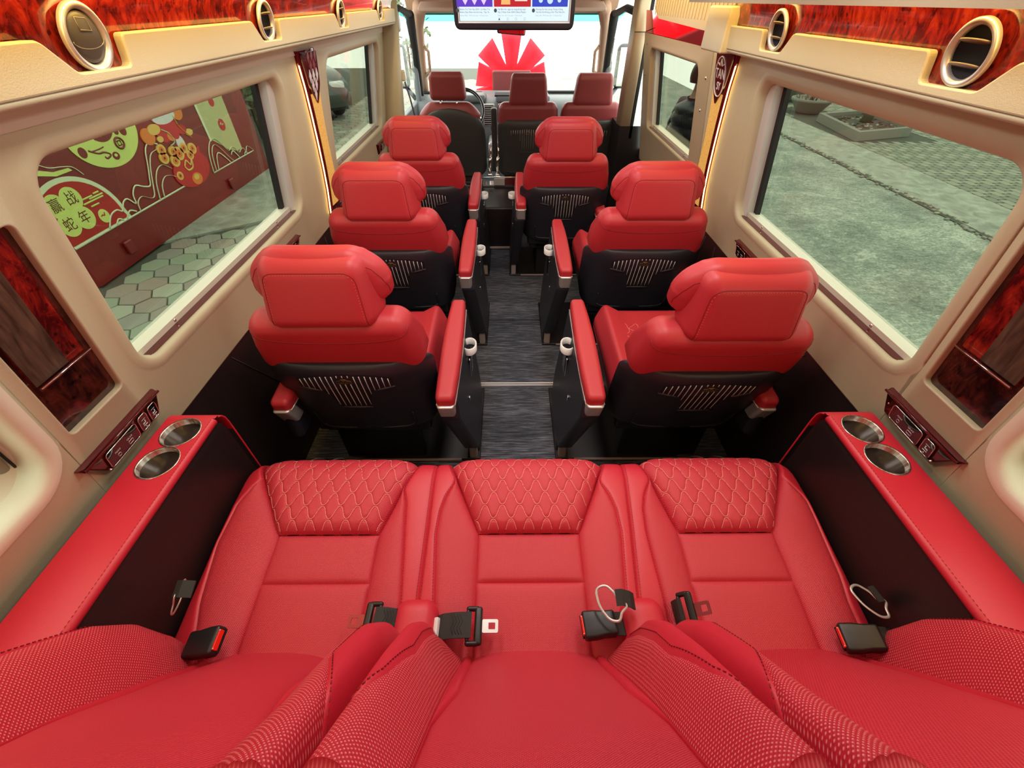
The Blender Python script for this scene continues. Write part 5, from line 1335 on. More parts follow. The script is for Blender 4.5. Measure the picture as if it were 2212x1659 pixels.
# ================================================================== SCREEN
root = empty('ceiling_screen', (0, 2.74, 1.66)); yS = 2.70; zb, zt = 1.334, 1.640
mb = MB(); mb.prism(rpoly([(-0.298, zb), (0.296, zb - 0.002), (0.305, zt), (-0.307, zt)], 0.032, 8), lambda a, b, d: (a, d, b), yS + 0.05, yS, shell, flat=False, bev=0.010); mb.build('housing', root)
mb = MB(); F = [(-0.278, 1.3605), (0.275, 1.3595), (0.275, 1.62), (-0.278, 1.62)]; G_ = [(-0.272, 1.3665), (0.269, 1.3655), (0.269, 1.614), (-0.272, 1.614)]
vs = [(a, yS - 0.0012, b) for a, b in F] + [(a, yS - 0.0006, b) for a, b in G_]; mb.add(vs, [(k_, (k_ + 1) % 4, 4 + (k_ + 1) % 4, 4 + k_) for k_ in range(4)], MATS['satin_silver'], flat=True); mb.build('silver_inner_rim', root)
def em(name, c, st=1.0): return mat(name, (0, 0, 0), 0.3, emit=c, est=st)
scr = em('screen_page', (0.72, 0.86, 0.95), 1.0); dk = em('screen_text', (0.05, 0.06, 0.08)); gr = em('screen_grey_text', (0.35, 0.40, 0.44))
mb = MB(); mb.add([(a, yS - 0.0016, b) for a, b in ((-0.270, 1.368), (0.267, 1.367), (0.267, 1.612), (-0.270, 1.612))], [(0, 1, 2, 3)], scr, flat=True); so = mb.build('display', root)
def zpx(py): return 1.4440 - 0.00166 * py
def xpx(px): return (px - 1106) / 446.0 - 0.017
FX = lambda x, z, d=0.0024: frame((x, yS - d, z), (1, 0, 0), (0, 0, 1))
cards = [(988, 1066, em('card_purple', (0.10, 0.03, 0.50)), em('card_lilac', (0.75, 0.60, 1.0)), 994, ['Bolero Tru Tinh Hay 2024 - Lk Nhac Tre', 'Bolero Duy Nhat mot thoi hay - Tap 15...'], 'Bolero Nhac - 43 N luot xem - 9 thang truoc'),
         (1069, 1149, em('card_red', (0.50, 0.01, 0.02)), em('card_orange', (1.0, 0.45, 0.15)), 1077, ['Tet Binh An, ngay tet tung phung xuan', 'Hay 2 Nhac Xuan 2024 | Disco Playlist'], 'Nhac Tet - 621 luot xem - 7 nam truoc'),
         (1152, 1229, em('card_blue', (0.02, 0.05, 0.50)), em('card_cyan', (0.55, 0.75, 1.0)), 1160, ['Khuong Du Ket Luong Thang 6 Dang', 'Tiet Kia On Khong y Anh That Nho Em'], 'Nhac 24h - 89 N luot xem - 2 thang truoc')]
for i, (a, b, c1, c2, tx, lines, sub) in enumerate(cards):
    mb = MB(); mb.add([(x, yS - 0.0020, z) for x, z in ((xpx(a), zpx(14.5)), (xpx(b), zpx(14.5)), (xpx(b), zpx(14.5) + 0.094), (xpx(a), zpx(14.5) + 0.094))], [(0, 1, 2, 3)], c1, flat=True)
    cx = (xpx(a) + xpx(b)) / 2
    if i == 0:
        for k_, q in enumerate((-0.045, 0.0, 0.045)): mb.add([(cx + q + u, yS - 0.0022, zpx(14.5) + v) for u, v in ((0, 0.006), (0.014, 0.026), (0.006, 0.06), (-0.006, 0.06), (-0.014, 0.026))], [(0, 1, 2, 3, 4)], c2, flat=True)
    elif i == 1:
        mb.add([(cx + u, yS - 0.0022, zpx(14.5) + v) for u, v in ((-0.055, 0.008), (-0.01, 0.008), (-0.012, 0.05), (-0.05, 0.05))], [(0, 1, 2, 3)], c2, flat=True)
        for k_ in range(3): mb.add([(cx + u, yS - 0.0022, zpx(14.5) + v) for u, v in ((0.012, 0.020 + k_ * 0.012), (0.072, 0.020 + k_ * 0.012), (0.072, 0.025 + k_ * 0.012), (0.012, 0.025 + k_ * 0.012))], [(0, 1, 2, 3)], em('card_pale', (1, .7, .6)) if 'card_pale' not in MATS else MATS['card_pale'], flat=True)
    else:
        for q, r_ in ((-0.045, 0.010), (0.0, 0.014), (0.045, 0.009)): mb.add([(cx + q + r_ * math.cos(t), yS - 0.0022, zpx(14.5) + 0.024 + r_ * math.sin(t)) for t in np.linspace(0, 2 * PI, 20)[:-1]], [tuple(range(19))], c2, flat=True)
    mb.add([(xpx(tx - 5) + 0.0075 * math.cos(t), yS - 0.0020, zpx(22.5) + 0.0075 * math.sin(t)) for t in np.linspace(0, 2 * PI, 20)[:-1]], [tuple(range(19))], dk, flat=True)
    mb.build('video_card', so)
    for k_, tt in enumerate(lines): text_mesh(tt, 0.0088, 'caption', dk, FX(xpx(tx), zpx(20 + 6.2 * k_)), so, 0.0001, align='LEFT')
    text_mesh(sub, 0.0075, 'caption', gr, FX(xpx(tx), zpx(33.5)), so, 0.0001, align='LEFT')
mb = MB()
for k_, px_ in enumerate((1080, 1099, 1117, 1136)):
    x, z = xpx(px_), zpx(41); q = 0.0045
    if k_ == 0: mb.add([(x - q, yS - .002, z - q), (x + q, yS - .002, z - q), (x, yS - .002, z + q * 1.2)], [(0, 1, 2)], dk, flat=True)
    else: mb.tube([(x + q * math.cos(t), yS - .002, z + q * math.sin(t)) for t in np.linspace(0, 2 * PI, 13)[:-1]], 0.0007, gr, 4, closed=True)
mb.build('navigation_icon', so)
mb = MB(); mb.box((0, 2.76, 1.655), (0.30, 0.10, 0.04), shell, 0.01); mb.build('ceiling_mount', root)
tag(root, 'wide black monitor hanging from the ceiling showing a page of video cards', 'screen')

# ================================================================== OUTSIDE
GZ = -0.60
asph = mat('grey_green_concrete', (0.30, 0.33, 0.28), 0.85)
g = G(asph); v = g.coord('Object'); n1 = g.noise(v, 1.6, 5, 0.6); n2 = g.noise(g.coord('Object', (1, 1.6, 1)), 14, 4, 1.0, 0.65); n3 = g.noise(v, 45, 3, 0, 0.7)
f = g.math('ADD', g.math('MULTIPLY', n1, 0.30), g.math('ADD', g.math('MULTIPLY', n2, 0.42), g.math('MULTIPLY', n3, 0.32)))
g.l(g.ramp(f, [(0.40, (0.10, 0.12, 0.095)), (0.53, (0.24, 0.275, 0.22)), (0.64, (0.50, 0.52, 0.43))]), g.b.inputs['Base Color']); g.bump(f, 0.4, 0.01)
conc = mat('pale_concrete', (0.36, 0.38, 0.32), 0.85)
g = G(conc); v = g.coord('Object'); f = g.noise(v, 5, 6, 0.8, 0.65); g.l(g.ramp(f, [(0.3, (0.18, 0.19, 0.15)), (0.6, (0.34, 0.36, 0.29)), (0.8, (0.46, 0.47, 0.40))]), g.b.inputs['Base Color'])
dirt = mat('dark_joint_dirt', (0.07, 0.075, 0.055), 0.95)
mb = MB(); mb.box((2.3, 6.0, GZ - 0.05), (6.7, 30.0, 0.10), asph); o = mb.build('road'); struct(o)
mb = MB(); mb.box((-6.5, 6.0, GZ - 0.075), (11.0, 30.0, 0.10), dirt); struct(mb.build('ground'))
# hexagonal pavers left of the van
hm = [mat('paver_grey', (0.25, 0.24, 0.20), 0.9, bump=(60, 0.3)), mat('paver_green_grey', (0.25, 0.29, 0.21), 0.9, bump=(60, 0.3)), mat('paver_brown_grey', (0.27, 0.23, 0.19), 0.9, bump=(60, 0.3)), mat('paver_pale', (0.33, 0.34, 0.26), 0.9, bump=(60, 0.3))]
mb = MB(); a_ = 0.150; rnd = random.Random(2)
for i in range(0, 21):
    for j in range(0, 30):
        cx = -1.10 - i * a_ * 1.5; cy = 0.9 + j * a_ * 1.732 + (a_ * 0.866 if i % 2 else 0)
        if cx < -3.85 or cy > 5.15 + (-cx - 3.0) * -0.72: continue
        m_ = hm[rnd.randrange(4)]; h = rnd.uniform(-0.004, 0.002)
        P = [(cx + (a_ - 0.008) * math.cos(R(60 * k_)), cy + (a_ - 0.008) * math.sin(R(60 * k_))) for k_ in range(6)]
        mb.prism(P, lambda x, y, d: (x, y, GZ + d + h), -0.03, 0.0, m_, flat=True, bev=0.006)
o = mb.build('hexagonal_paver'); tag(o, 'grey and green hexagonal pavers on the ground between the van and the red banner', 'paving', kind='stuff')
mb = MB(); mb.prism([(-1.0, 6.75), (-4.3, 4.4), (-4.3, 7.2), (-1.0, 9.4)], lambda x, y, d: (x, y, GZ + d), -0.05, -0.002, conc, flat=True); struct(mb.build('concrete_apron'))
mb = MB()
for i in range(0, 14):
    for j in range(0, 40):
        cx = -1.1 - i * 0.225; cy = 7.2 + j * 0.26 + (0.13 if i % 2 else 0)
        if cy < 7.25 + (-cx - 1.0) * -0.0 + 0.65 * (4.3 + cx) : continue
        P = [(cx + 0.142 * math.cos(R(60 * k_)), cy + 0.142 * math.sin(R(60 * k_))) for k_ in range(6)]
        mb.prism(P, lambda x, y, d: (x, y, GZ + d), -0.03, -0.002, hm[rnd.randrange(4)], flat=True)
tag(mb.build('hexagonal_paver'), 'hexagonal pavers beyond the concrete strip, past the end of the red banner', 'paving', kind='stuff')
# right side: kerb line and interlocking pavers
mb = MB(); mb.box((5.62, 6.5, GZ + 0.004), (0.07, 14, 0.012), dirt)
for k_ in range(260): mb.box((5.62 + rnd.uniform(-0.09, 0.09), 0.5 + k_ * 0.05, GZ + 0.014), (rnd.uniform(.02, .06), rnd.uniform(.02, .06), 0.018), hm[3 if rnd.random() < .5 else 0], 0.004, None, 2)
tag(mb.build('gutter_gravel'), 'dark gutter line with gravel between the concrete road and the brick pavement', 'gravel', kind='stuff')
mb = MB(); mb.box((6.15, 6.5, GZ - 0.02), (1.0, 14, 0.05), conc); struct(mb.build('pavement_edge'))
mb = MB(); mb.box((9.6, 7.0, GZ - 0.045), (6.2, 16, 0.08), dirt); struct(mb.build('pavement_bed'))
mb = MB(); pm = [mat('brick_paver_grey', (0.19, 0.20, 0.15), 0.9, bump=(40, 0.3)), mat('brick_paver_pale', (0.26, 0.27, 0.20), 0.9, bump=(40, 0.3))]
for i in range(0, 26):
    for j in range(0, 50):
        cx = 6.62 + i * 0.135; cy = 2.2 + j * 0.235 + (0.117 if i % 2 else 0); z_ = 0.022
        if (6.7 < cx < 8.5 and 8.9 < cy < 11.4) or math.hypot(cx - 7.35, cy - 11.85) < 0.6 or math.hypot(cx - 7.7, cy - 13.7) < 0.75: continue
        P = [(cx - .062, cy - .11), (cx - .022, cy - .092), (cx + .062, cy - .11), (cx + .062, cy + .108), (cx + .022, cy + .09), (cx - .062, cy + .108)]
        P = [(cx - .062, cy - .112), (cx - .02, cy - .112), (cx + .02, cy - .085), (cx + .062, cy - .085), (cx + .062, cy + .112), (cx + .02, cy + .112), (cx - .02, cy + .140), (cx - .062, cy + .140)]
        mb.prism(P, lambda x, y, d: (x, y, GZ + d), -0.02, 0.002, pm[(i * 7 + j * 3) % 2], flat=True)
tag(mb.build('zigzag_paver'), 'zigzag interlocking grey pavers on the pavement right of the road', 'paving', kind='stuff')
# planter frame with soil, pots
soil = mat('soil', (0.06, 0.05, 0.035), 0.95, bump=(20, 1.0)); stone = mat('grey_stone_pot', (0.20, 0.20, 0.16), 0.85, bump=(30, 0.3)); twig = mat('twig_brown', (0.13, 0.09, 0.05), 0.9); leafm = mat('dull_green_leaf', (0.10, 0.14, 0.06), 0.7)
root = empty('planter_box', (7.6, 9.9, GZ)); Q4 = [(6.90, 10.75), (6.78, 9.10), (8.25, 9.35), (8.40, 11.0)]
Q4 = [(7.05, 10.9), (6.80, 9.05), (8.15, 9.45), (8.40, 11.3)]
mb = MB(); I4 = inset(Q4, 0.10); n_ = 4
vs = [(x, y, GZ) for x, y in Q4] + [(x, y, GZ + 0.16) for x, y in Q4] + [(x, y, GZ + 0.16) for x, y in I4] + [(x, y, GZ + 0.08) for x, y in I4]
mb.add(vs, [(i * 4 + k_, i * 4 + (k_ + 1) % 4, (i + 1) * 4 + (k_ + 1) % 4, (i + 1) * 4 + k_) for i in range(3) for k_ in range(4)], stone, flat=True); mb.build('stone_frame', root)
mb = MB(); mb.add([(x, y, GZ + 0.09) for x, y in I4], [(0, 1, 2, 3)], soil, flat=True)
for k_ in range(90):
    t, u = rnd.random(), rnd.random(); x = 7.15 + 1.0 * t; y = 9.5 + 1.3 * u; mb.box((x, y, GZ + 0.10), (rnd.uniform(.03, .09), rnd.uniform(.02, .06), 0.02), rnd.choice([soil, hm[3], twig]), 0, Matrix.Rotation(rnd.uniform(0, 3), 4, 'Z'))
mb.build('soil', root)
mb = MB(); mb.tube([(7.75, 10.3, GZ + 0.08), (7.85, 10.35, GZ + 0.6), (7.95, 10.3, GZ + 1.6), (8.0, 10.4, GZ + 3.0)], [0.11, 0.09, 0.08, 0.06], twig, 10); mb.build('tree_trunk', root)
tag(root, 'angular stone planter with soil and a thin tree trunk on the pavement', 'planter')
def pot(x, y, r, h, label, plant=True):
    root = empty('plant_pot', (x, y, GZ)); mb = MB()
    mb.lathe([(0, 0.0), (r * 0.55, 0.0), (r * 0.6, 0.03), (r * 0.95, h * 0.8), (r, h * 0.86), (r, h), (r * 0.88, h), (r * 0.85, h * 0.85), (0, h * 0.85)], stone, (x, y, GZ), None, 32); mb.build('bowl', root)
    mb = MB()
    for k_ in range(40):
        a2 = rnd.uniform(0, 6.28); rr = rnd.uniform(0, r * 0.7); z0 = GZ + h * 0.85; hh = rnd.uniform(.05, .30 if k_ % 4 == 0 else .12)
        mb.tube([(x + rr * math.cos(a2), y + rr * math.sin(a2), z0), (x + rr * 1.2 * math.cos(a2) + rnd.uniform(-.05, .05), y + rr * 1.2 * math.sin(a2), z0 + hh)], 0.006, twig, 4)
        c = Vector((x + rr * 1.2 * math.cos(a2), y + rr * 1.2 * math.sin(a2), z0 + hh)); mb.add([c, c + Vector((.05, .01, .02)), c + Vector((.03, .05, .0))], [(0, 1, 2)], leafm if k_ % 2 else twig, flat=True)
    mb.build('dry_plant', root); tag(root, label, 'plant pot')
pot(7.35, 11.85, 0.46, 0.30, 'wide low stone bowl of dry twigs beside the planter')
pot(7.7, 13.7, 0.62, 0.42, 'larger stone bowl behind the wide low bowl')
pot(7.2, 15.6, 0.66, 0.5, 'farthest stone pot along the pavement')
# ---- banner board
root = empty('banner_board', (-4.08, 5.5, GZ)); XB = -4.03
bred = mat('banner_red', (0.20, 0.012, 0.010), 0.35, coat=0.2); bred2 = mat('banner_bright_red', (0.42, 0.015, 0.010), 0.4); bgrn = mat('banner_yellow_green', (0.62, 0.72, 0.18), 0.5); bpale = mat('banner_pale_line', (0.68, 0.74, 0.48), 0.5); btan = mat('banner_tan', (0.50, 0.48, 0.22), 0.5)
bora = mat('banner_orange', (0.72, 0.20, 0.03), 0.4); bgold = mat('banner_gold', (0.70, 0.48, 0.10), 0.4); bwht = mat('banner_white', (0.68, 0.66, 0.62), 0.5); bcrim = mat('banner_crimson', (0.50, 0.02, 0.02), 0.35); bdark = mat('banner_brown', (0.12, 0.02, 0.01), 0.5)
mb = MB(); mb.box((XB - 0.05, 5.50, 0.30), (0.09, 3.86, 1.80), bred); mb.build('board', root)
def flat(poly, d, m_, nm, par=root):
    mb = MB(); mb.prism(poly, lambda a, b, q: (XB + q, a, b), -0.004, d, m_, flat=True); return mb.build(nm, par)
def line(pts, d, r_, m_, nm, par=root, sp=True):
    mb = MB(); P = [(XB + d, p[0], p[1]) for p in (spline([(a, b, 0) for a, b in pts], 5) if sp else pts)]; mb.tube(P, 0.0022, m_, 6, ry=r_); return mb.build(nm, par)
def ell(cy, cz, ry, rz, n=30, a0=0): return [(cy + ry * math.cos(t), cz + rz * math.sin(t)) for t in np.linspace(0, 2 * PI, n + 1)[:-1]]
# red fan with pale rim, and four-petal badge with four characters
fan = [(3.585, -0.225)] + [(3.84 + 0.50 * math.cos(R(t)), -0.14 + 0.44 * math.sin(R(t))) for t in range(0, 121, 8)] + [(3.585, 0.22)]
flat([(3.585, -0.225), (4.36, -0.225)] + fan[1:], 0.002, bpale, 'pale_rim')
fan2 = [(3.585, -0.205), (4.32, -0.205)] + [(3.84 + 0.455 * math.cos(R(t)), -0.14 + 0.40 * math.sin(R(t))) for t in range(0, 121, 8)] + [(3.585, 0.20)]
flat(fan2, 0.004, bred2, 'red_fan')
for ip, (cy, cz, ch) in enumerate(((3.69, 0.118, '赢'), (3.865, 0.125, '战'), (3.69, -0.045, '蛇'), (3.865, -0.045, '年'))):
    o = flat(ell(cy, cz, 0.105, 0.098), 0.0065 + 0.0008 * ip, bgrn, 'petal')
    text_mesh(ch, 0.120, 'lettering', bdark, frame((XB + 0.0074 + 0.0008 * ip, cy, cz), (0, 1, 0), (0, 0, 1)), o, 0.0004)
flat(ell(3.775, 0.04, 0.07, 0.07), 0.0058, bgrn, 'petal')
for a, b, c in ((3.94, 4.19, 0.045), (3.96, 4.08, 0.083), (4.10, 4.17, 0.092), (4.0, 4.10, 0.006), (4.03, 4.20, 0.066)): line([(a, c), (b, c)], 0.006, 0.008, bgrn, 'cloud_bar', sp=False)
flat(ell(4.065, -0.105, 0.06, 0.062), 0.0065, bgrn, 'bean'); line([(4.03, -0.10), (4.05, -0.09), (4.07, -0.10), (4.085, -0.075)], 0.007, 0.006, bred2, 'bean_mark')
# big yellow-green disc with red centre, petals, coin and scroll
flat(ell(4.62, 0.52, 0.46, 0.32, 48), 0.002, bgrn, 'green_disc'); flat(ell(4.60, 0.56, 0.17, 0.14), 0.004, bred, 'disc_centre')
for cy, cz, ry, rz in ((4.27, 0.40, 0.045, 0.045), (4.87, 0.46, 0.045, 0.045), (4.78, 0.47, 0.03, 0.03)): flat(ell(cy, cz, ry, rz), 0.004, bred, 'disc_petal')
line([(4.34, 0.40), (4.43, 0.355), (4.50, 0.35), (4.56, 0.315), (4.50, 0.295), (4.48, 0.315)], 0.004, 0.009, bred, 'disc_scroll'); line([(4.38, 0.385), (4.47, 0.385), (4.53, 0.39)], 0.004, 0.006, bred, 'disc_scroll')
flat(ell(4.615, 0.29, 0.045, 0.035), 0.004, bred, 'disc_petal'); flat(ell(4.615, 0.295, 0.02, 0.014), 0.005, bgrn, 'disc_petal')
mb = MB(); mb.tube([(XB + .004, a, b) for a, b in ell(4.74, 0.375, 0.055, 0.048, 24)], 0.010, bred, 6, closed=True); mb.tube([(XB + .005, 4.74 + a, 0.375 + b) for a, b in ((-.022, -.02), (.022, -.02), (.022, .02), (-.022, .02))], 0.006, bred, 6, closed=True); mb.build('coin_mark', root)
# mountain lines above the pale base line
line([(3.585, -0.225), (5.4, -0.225)], 0.004, 0.010, bpale, 'base_line', sp=False); line([(5.97, -0.262), (7.14, -0.272)], 0.004, 0.009, bpale, 'base_line', sp=False)
for pts in ([(4.03, -0.22), (4.13, -0.13), (4.23, -0.11), (4.29, -0.14), (4.36, -0.08), (4.43, -0.07), (4.50, -0.14), (4.53, -0.06), (4.62, 0.0), (4.72, -0.04), (4.81, -0.06), (4.86, 0.0), (4.93, 0.10), (5.02, 0.24), (5.12, 0.29), (5.24, 0.25)],
            [(4.50, -0.22), (4.53, -0.14), (4.62, -0.11), (4.72, -0.16), (4.79, -0.16), (4.86, -0.06), (4.95, 0.08), (5.06, 0.19), (5.18, 0.21)],
            [(4.84, -0.22), (4.92, -0.06), (5.03, 0.04), (5.15, 0.06), (5.26, -0.01)], [(4.92, -0.22), (4.98, -0.11), (5.08, -0.05), (5.18, -0.06), (5.26, -0.10)],
            [(4.13, -0.22), (4.19, -0.185), (4.24, -0.215)], [(4.28, -0.22), (4.37, -0.17), (4.45, -0.205)],
            [(5.97, -0.26), (6.03, -0.08), (6.12, 0.03), (6.22, 0.08), (6.32, 0.06), (6.42, -0.04), (6.50, -0.12), (6.58, -0.10), (6.66, -0.12), (6.73, -0.20), (6.80, -0.18), (6.88, -0.18), (6.92, -0.23), (7.0, -0.18), (7.14, -0.272)],
            [(6.04, -0.26), (6.10, -0.08), (6.20, 0.01), (6.30, -0.02), (6.46, -0.20), (6.52, -0.26)], [(6.10, -0.26), (6.18, -0.12), (6.26, -0.09), (6.36, -0.17), (6.44, -0.26)], [(6.52, -0.18), (6.60, -0.15), (6.70, -0.26)], [(6.85, -0.26), (6.90, -0.235), (6.95, -0.26)]):
    line(pts, 0.006, 0.0085, bpale, 'mountain_line')
line([(3.76, 0.45), (3.86, 0.385), (3.98, 0.36), (4.08, 0.33), (4.14, 0.25)], 0.004, 0.004, bpale, 'wave_line'); flat([(3.60, 0.42), (3.72, 0.36), (3.88, 0.31), (4.06, 0.31), (4.04, 0.335), (3.88, 0.345), (3.74, 0.40), (3.60, 0.47)], 0.003, bgrn, 'wave_band')
# tan panel behind mountains, with cherry
flat([(6.22, 0.95), (6.22, 0.08), (6.42, -0.04), (6.50, -0.10), (6.72, -0.18), (6.86, -0.17), (6.88, 0.95)], 0.002, btan, 'tan_panel'); flat(rpoly([(6.20, 0.95), (6.20, 0.06), (6.235, 0.06), (6.235, 0.95)], 0.0, 1), 0.003, bpale, 'tan_panel_edge')
flat(ell(6.60, 0.175, 0.075, 0.07), 0.004, bcrim, 'cherry'); line([(6.56, 0.18), (6.59, 0.20), (6.60, 0.175), (6.64, 0.18)], 0.005, 0.008, btan, 'cherry_mark'); flat(ell(6.58, 0.44, 0.06, 0.05), 0.004, bcrim, 'cherry')
# money bag, coins, flowers: generic festive bundle
flat(ell(5.60, -0.11, 0.36, 0.185, 40), 0.008, bcrim, 'money_bag'); flat(rpoly([(5.28, 0.02), (5.92, 0.08), (5.86, -0.02), (5.36, -0.03)], 0.03, 4), 0.009, bcrim, 'money_bag_neck')
for cy, cz, r_ in ((5.25, 0.19, .055), (5.23, 0.11, .06), (5.42, 0.13, .055), (5.77, 0.08, .06), (5.33, -0.11, .045), (5.50, 0.09, .07), (5.62, 0.12, .055), (5.38, 0.04, .06), (5.68, 0.03, .05)):
    o = flat(ell(cy, cz, r_ * 1.25, r_), 0.010, bgold, 'coin'); flat(ell(cy, cz, r_ * .75, r_ * .6), 0.0115, bora, 'coin_face', o); flat([(cy - .012, cz - .012), (cy + .012, cz - .012), (cy + .012, cz + .012), (cy - .012, cz + .012)], 0.0125, bdark, 'coin_hole', o)
flat(ell(5.60, -0.22, 0.10, 0.065), 0.012, bora, 'tag_gourd'); flat(ell(5.60, -0.20, 0.05, 0.03), 0.013, bgold, 'tag_gourd')
line([(5.48, -0.05), (5.55, 0.0), (5.60, -0.06), (5.66, 0.0), (5.62, -0.09), (5.52, -0.10), (5.48, -0.05)], 0.012, 0.012, bgold, 'bag_knot')
for cy, cz, ry, rz, m_ in ((5.16, 0.34, 0.10, 0.08, bora), (5.30, 0.38, 0.10, 0.05, bgold), (5.42, 0.33, 0.12, 0.10, bcrim), (5.60, 0.36, 0.10, 0.14, bcrim), (5.62, 0.17, 0.07, 0.09, bwht), (5.55, 0.46, 0.20, 0.07, bwht), (5.75, 0.29, 0.08, 0.05, bcrim), (5.86, 0.24, 0.07, 0.035, bgold), (5.52, 0.27, 0.07, 0.05, bora), (5.32, 0.28, 0.05, 0.03, bgold), (5.60, 0.31, 0.03, 0.03, bora), (5.80, 0.46, 0.10, 0.08, bora)):
    flat(ell(cy, cz, ry, rz), 0.009 + 0.0005 * rnd.random(), m_, 'festive_ornament')
line([(5.40, 0.36), (5.50, 0.30), (5.52, 0.21), (5.42, 0.19)], 0.012, 0.007, mat('banner_pale_green', (0.35, 0.50, 0.25), 0.5), 'ribbon'); line([(5.70, 0.44), (5.72, 0.33), (5.80, 0.24), (5.86, 0.18)], 0.012, 0.007, bgold, 'ribbon')
for (cy, cz) in ((4.10, -0.44), (6.23, -0.48)): mb = MB(); mb.box((XB + 0.02, cy, cz), (0.03, 0.10, 0.13), bred, 0.01); mb.build('magnet_block', root)
tag(root, 'red festive new year banner board with gold money bag, standing left of the van', 'banner')
# wall and greenery behind the banner, parked car
wallm = mat('grey_green_wall', (0.16, 0.18, 0.15), 0.9, bump=(8, 0.3))
mb = MB(); mb.box((-8.2, 2.5, 1.0), (0.3, 18, 3.2), wallm); tag(mb.build('garden_wall'), 'long grey-green wall behind the banner', 'wall')
def shrub(x, y, z, r, label, nm='shrub', n=260):
    root = empty(nm, (x, y, z)); mb = MB(); mb.tube([(x, y, z), (x, y, z + r * 2)], 0.04, twig, 6); mb.build('stem', root); mb = MB()
    for k_ in range(n):
        u, v_ = rnd.uniform(0, 6.28), rnd.uniform(-1, 1); q = rnd.random() ** 0.4 * r; c = Vector((x + q * math.cos(u) * math.sqrt(1 - v_ * v_), y + q * math.sin(u) * math.sqrt(1 - v_ * v_), z + r * 1.6 + q * v_ * 1.2)); e = Vector((rnd.uniform(-1, 1), rnd.uniform(-1, 1), rnd.uniform(-.5, .5))).normalized() * 0.12; f_ = e.orthogonal().normalized() * 0.05
        mb.add([c - e, c + f_, c + e, c - f_], [(0, 1, 2, 3)], leafm, flat=True)
    mb.build('foliage', root); tag(root, label, 'shrub')
shrub(-5.0, 9.4, GZ, 0.55, 'dark green shrub just past the end of the banner')
shrub(-3.2, 16.5, GZ + 0.2, 0.8, 'pale overexposed bush seen through the left of the windshield')
carm = mat('dark_grey_car_paint', (0.045, 0.055, 0.05), 0.18, coat=0.8); cglass = mat('dark_car_glass', (0.01, 0.012, 0.012), 0.05, coat=1.0)
def car(cx, cy, rz, label, paint):
    """parked hatchback, local x forwards"""
    root = empty('parked_car', (0, 0, 0)); W2_ = 0.88
    side = [(-2.0, 0.30), (-2.08, 0.55), (-2.0, 0.92), (-1.75, 1.30), (-1.2, 1.46), (-0.2, 1.48), (0.35, 1.36), (0.95, 1.00), (1.60, 0.90), (2.02, 0.72), (2.12, 0.48), (2.05, 0.26)]
    sp2 = spline([(a, b, 0) for a, b in side], 5); mb = MB(); P = []
    for u in np.linspace(-1, 1, 13):
        row = []
        for p in sp2:
            tum = 1.0 - 0.20 * smooth((p[1] - 0.9) / 0.5); rr = 1 - 0.04 * abs(u) ** 4
            row.append((p[0] * (1 - 0.03 * u * u), u * W2_ * tum, p[1] * rr if p[1] > 0.5 else p[1]))
        P.append(row)
    mb.grid(P, paint)
    for u in (0, -1):
        ring_ = P[u]; c = (0, ring_[0][1] * 0.98, 0.6); mb.add([c] + ring_, [(0, i, i + 1) for i in range(1, len(ring_))], paint)
    mb.box((0, 0, 0.3), (3.9, 1.6, 0.2), rubber); mb.build('body', root)
    mb = MB(); mb.add([(0.40, -0.66, 1.345), (0.40, 0.66, 1.345), (0.98, 0.76, 1.01), (0.98, -0.76, 1.01)], [(0, 1, 2, 3)], cglass, flat=True)
    for sg in (-1, 1): mb.add([(0.75, sg * 0.84, 1.0), (0.25, sg * 0.745, 1.34), (-1.2, sg * 0.745, 1.36), (-1.65, sg * 0.845, 1.02)], [(0, 1, 2, 3)], cglass, flat=True)
    mb.build('windows', root)
    for x in (-1.3, 1.32):
        for sg in (-1, 1):
            mb = MB(); mb.lathe([(0.0, 0.10), (0.19, 0.10), (0.20, 0.08), (0.31, 0.08), (0.32, 0.05), (0.32, -0.08), (0, -0.08)], rubber, (x, sg * 0.78, 0.32), Matrix.Rotation(R(-90 * sg), 4, 'X'), 28); wo = mb.build('wheel', root)
            mb = MB(); mb.lathe([(0, 0.105), (0.18, 0.103)], silver, (x, sg * 0.78, 0.32), Matrix.Rotation(R(-90 * sg), 4, 'X'), 24); mb.build('rim', wo)
    for sg in (-1, 1): mb = MB(); mb.box((1.98, sg * 0.62, 0.66), (0.16, 0.34, 0.14), whitem, 0.05); mb.build('headlight', root)
    mb = MB(); ME = frame((1.80, 0, 0.865), (0, -1, 0), (-0.94, 0, 0.34)); mb.tube([ME @ Vector((0.11 * math.cos(q), 0.11 * math.sin(q), 0.01)) for q in np.linspace(0, 2 * PI, 30)[:-1]], 0.014, whitem, 6, closed=True)
    mb.tube([ME @ Vector(p) for p in ((0.05, 0.06, .01), (-0.05, 0.03, .01), (0.05, -0.03, .01), (-0.05, -0.06, .01))], 0.013, whitem, 6); mb.build('round_badge', root)
    root.location = (cx, cy, GZ); root.rotation_euler.z = rz; tag(root, label, 'car')
car(-5.6, 12.2, R(-50), 'dark car with a white round badge parked beyond the left front window', carm)
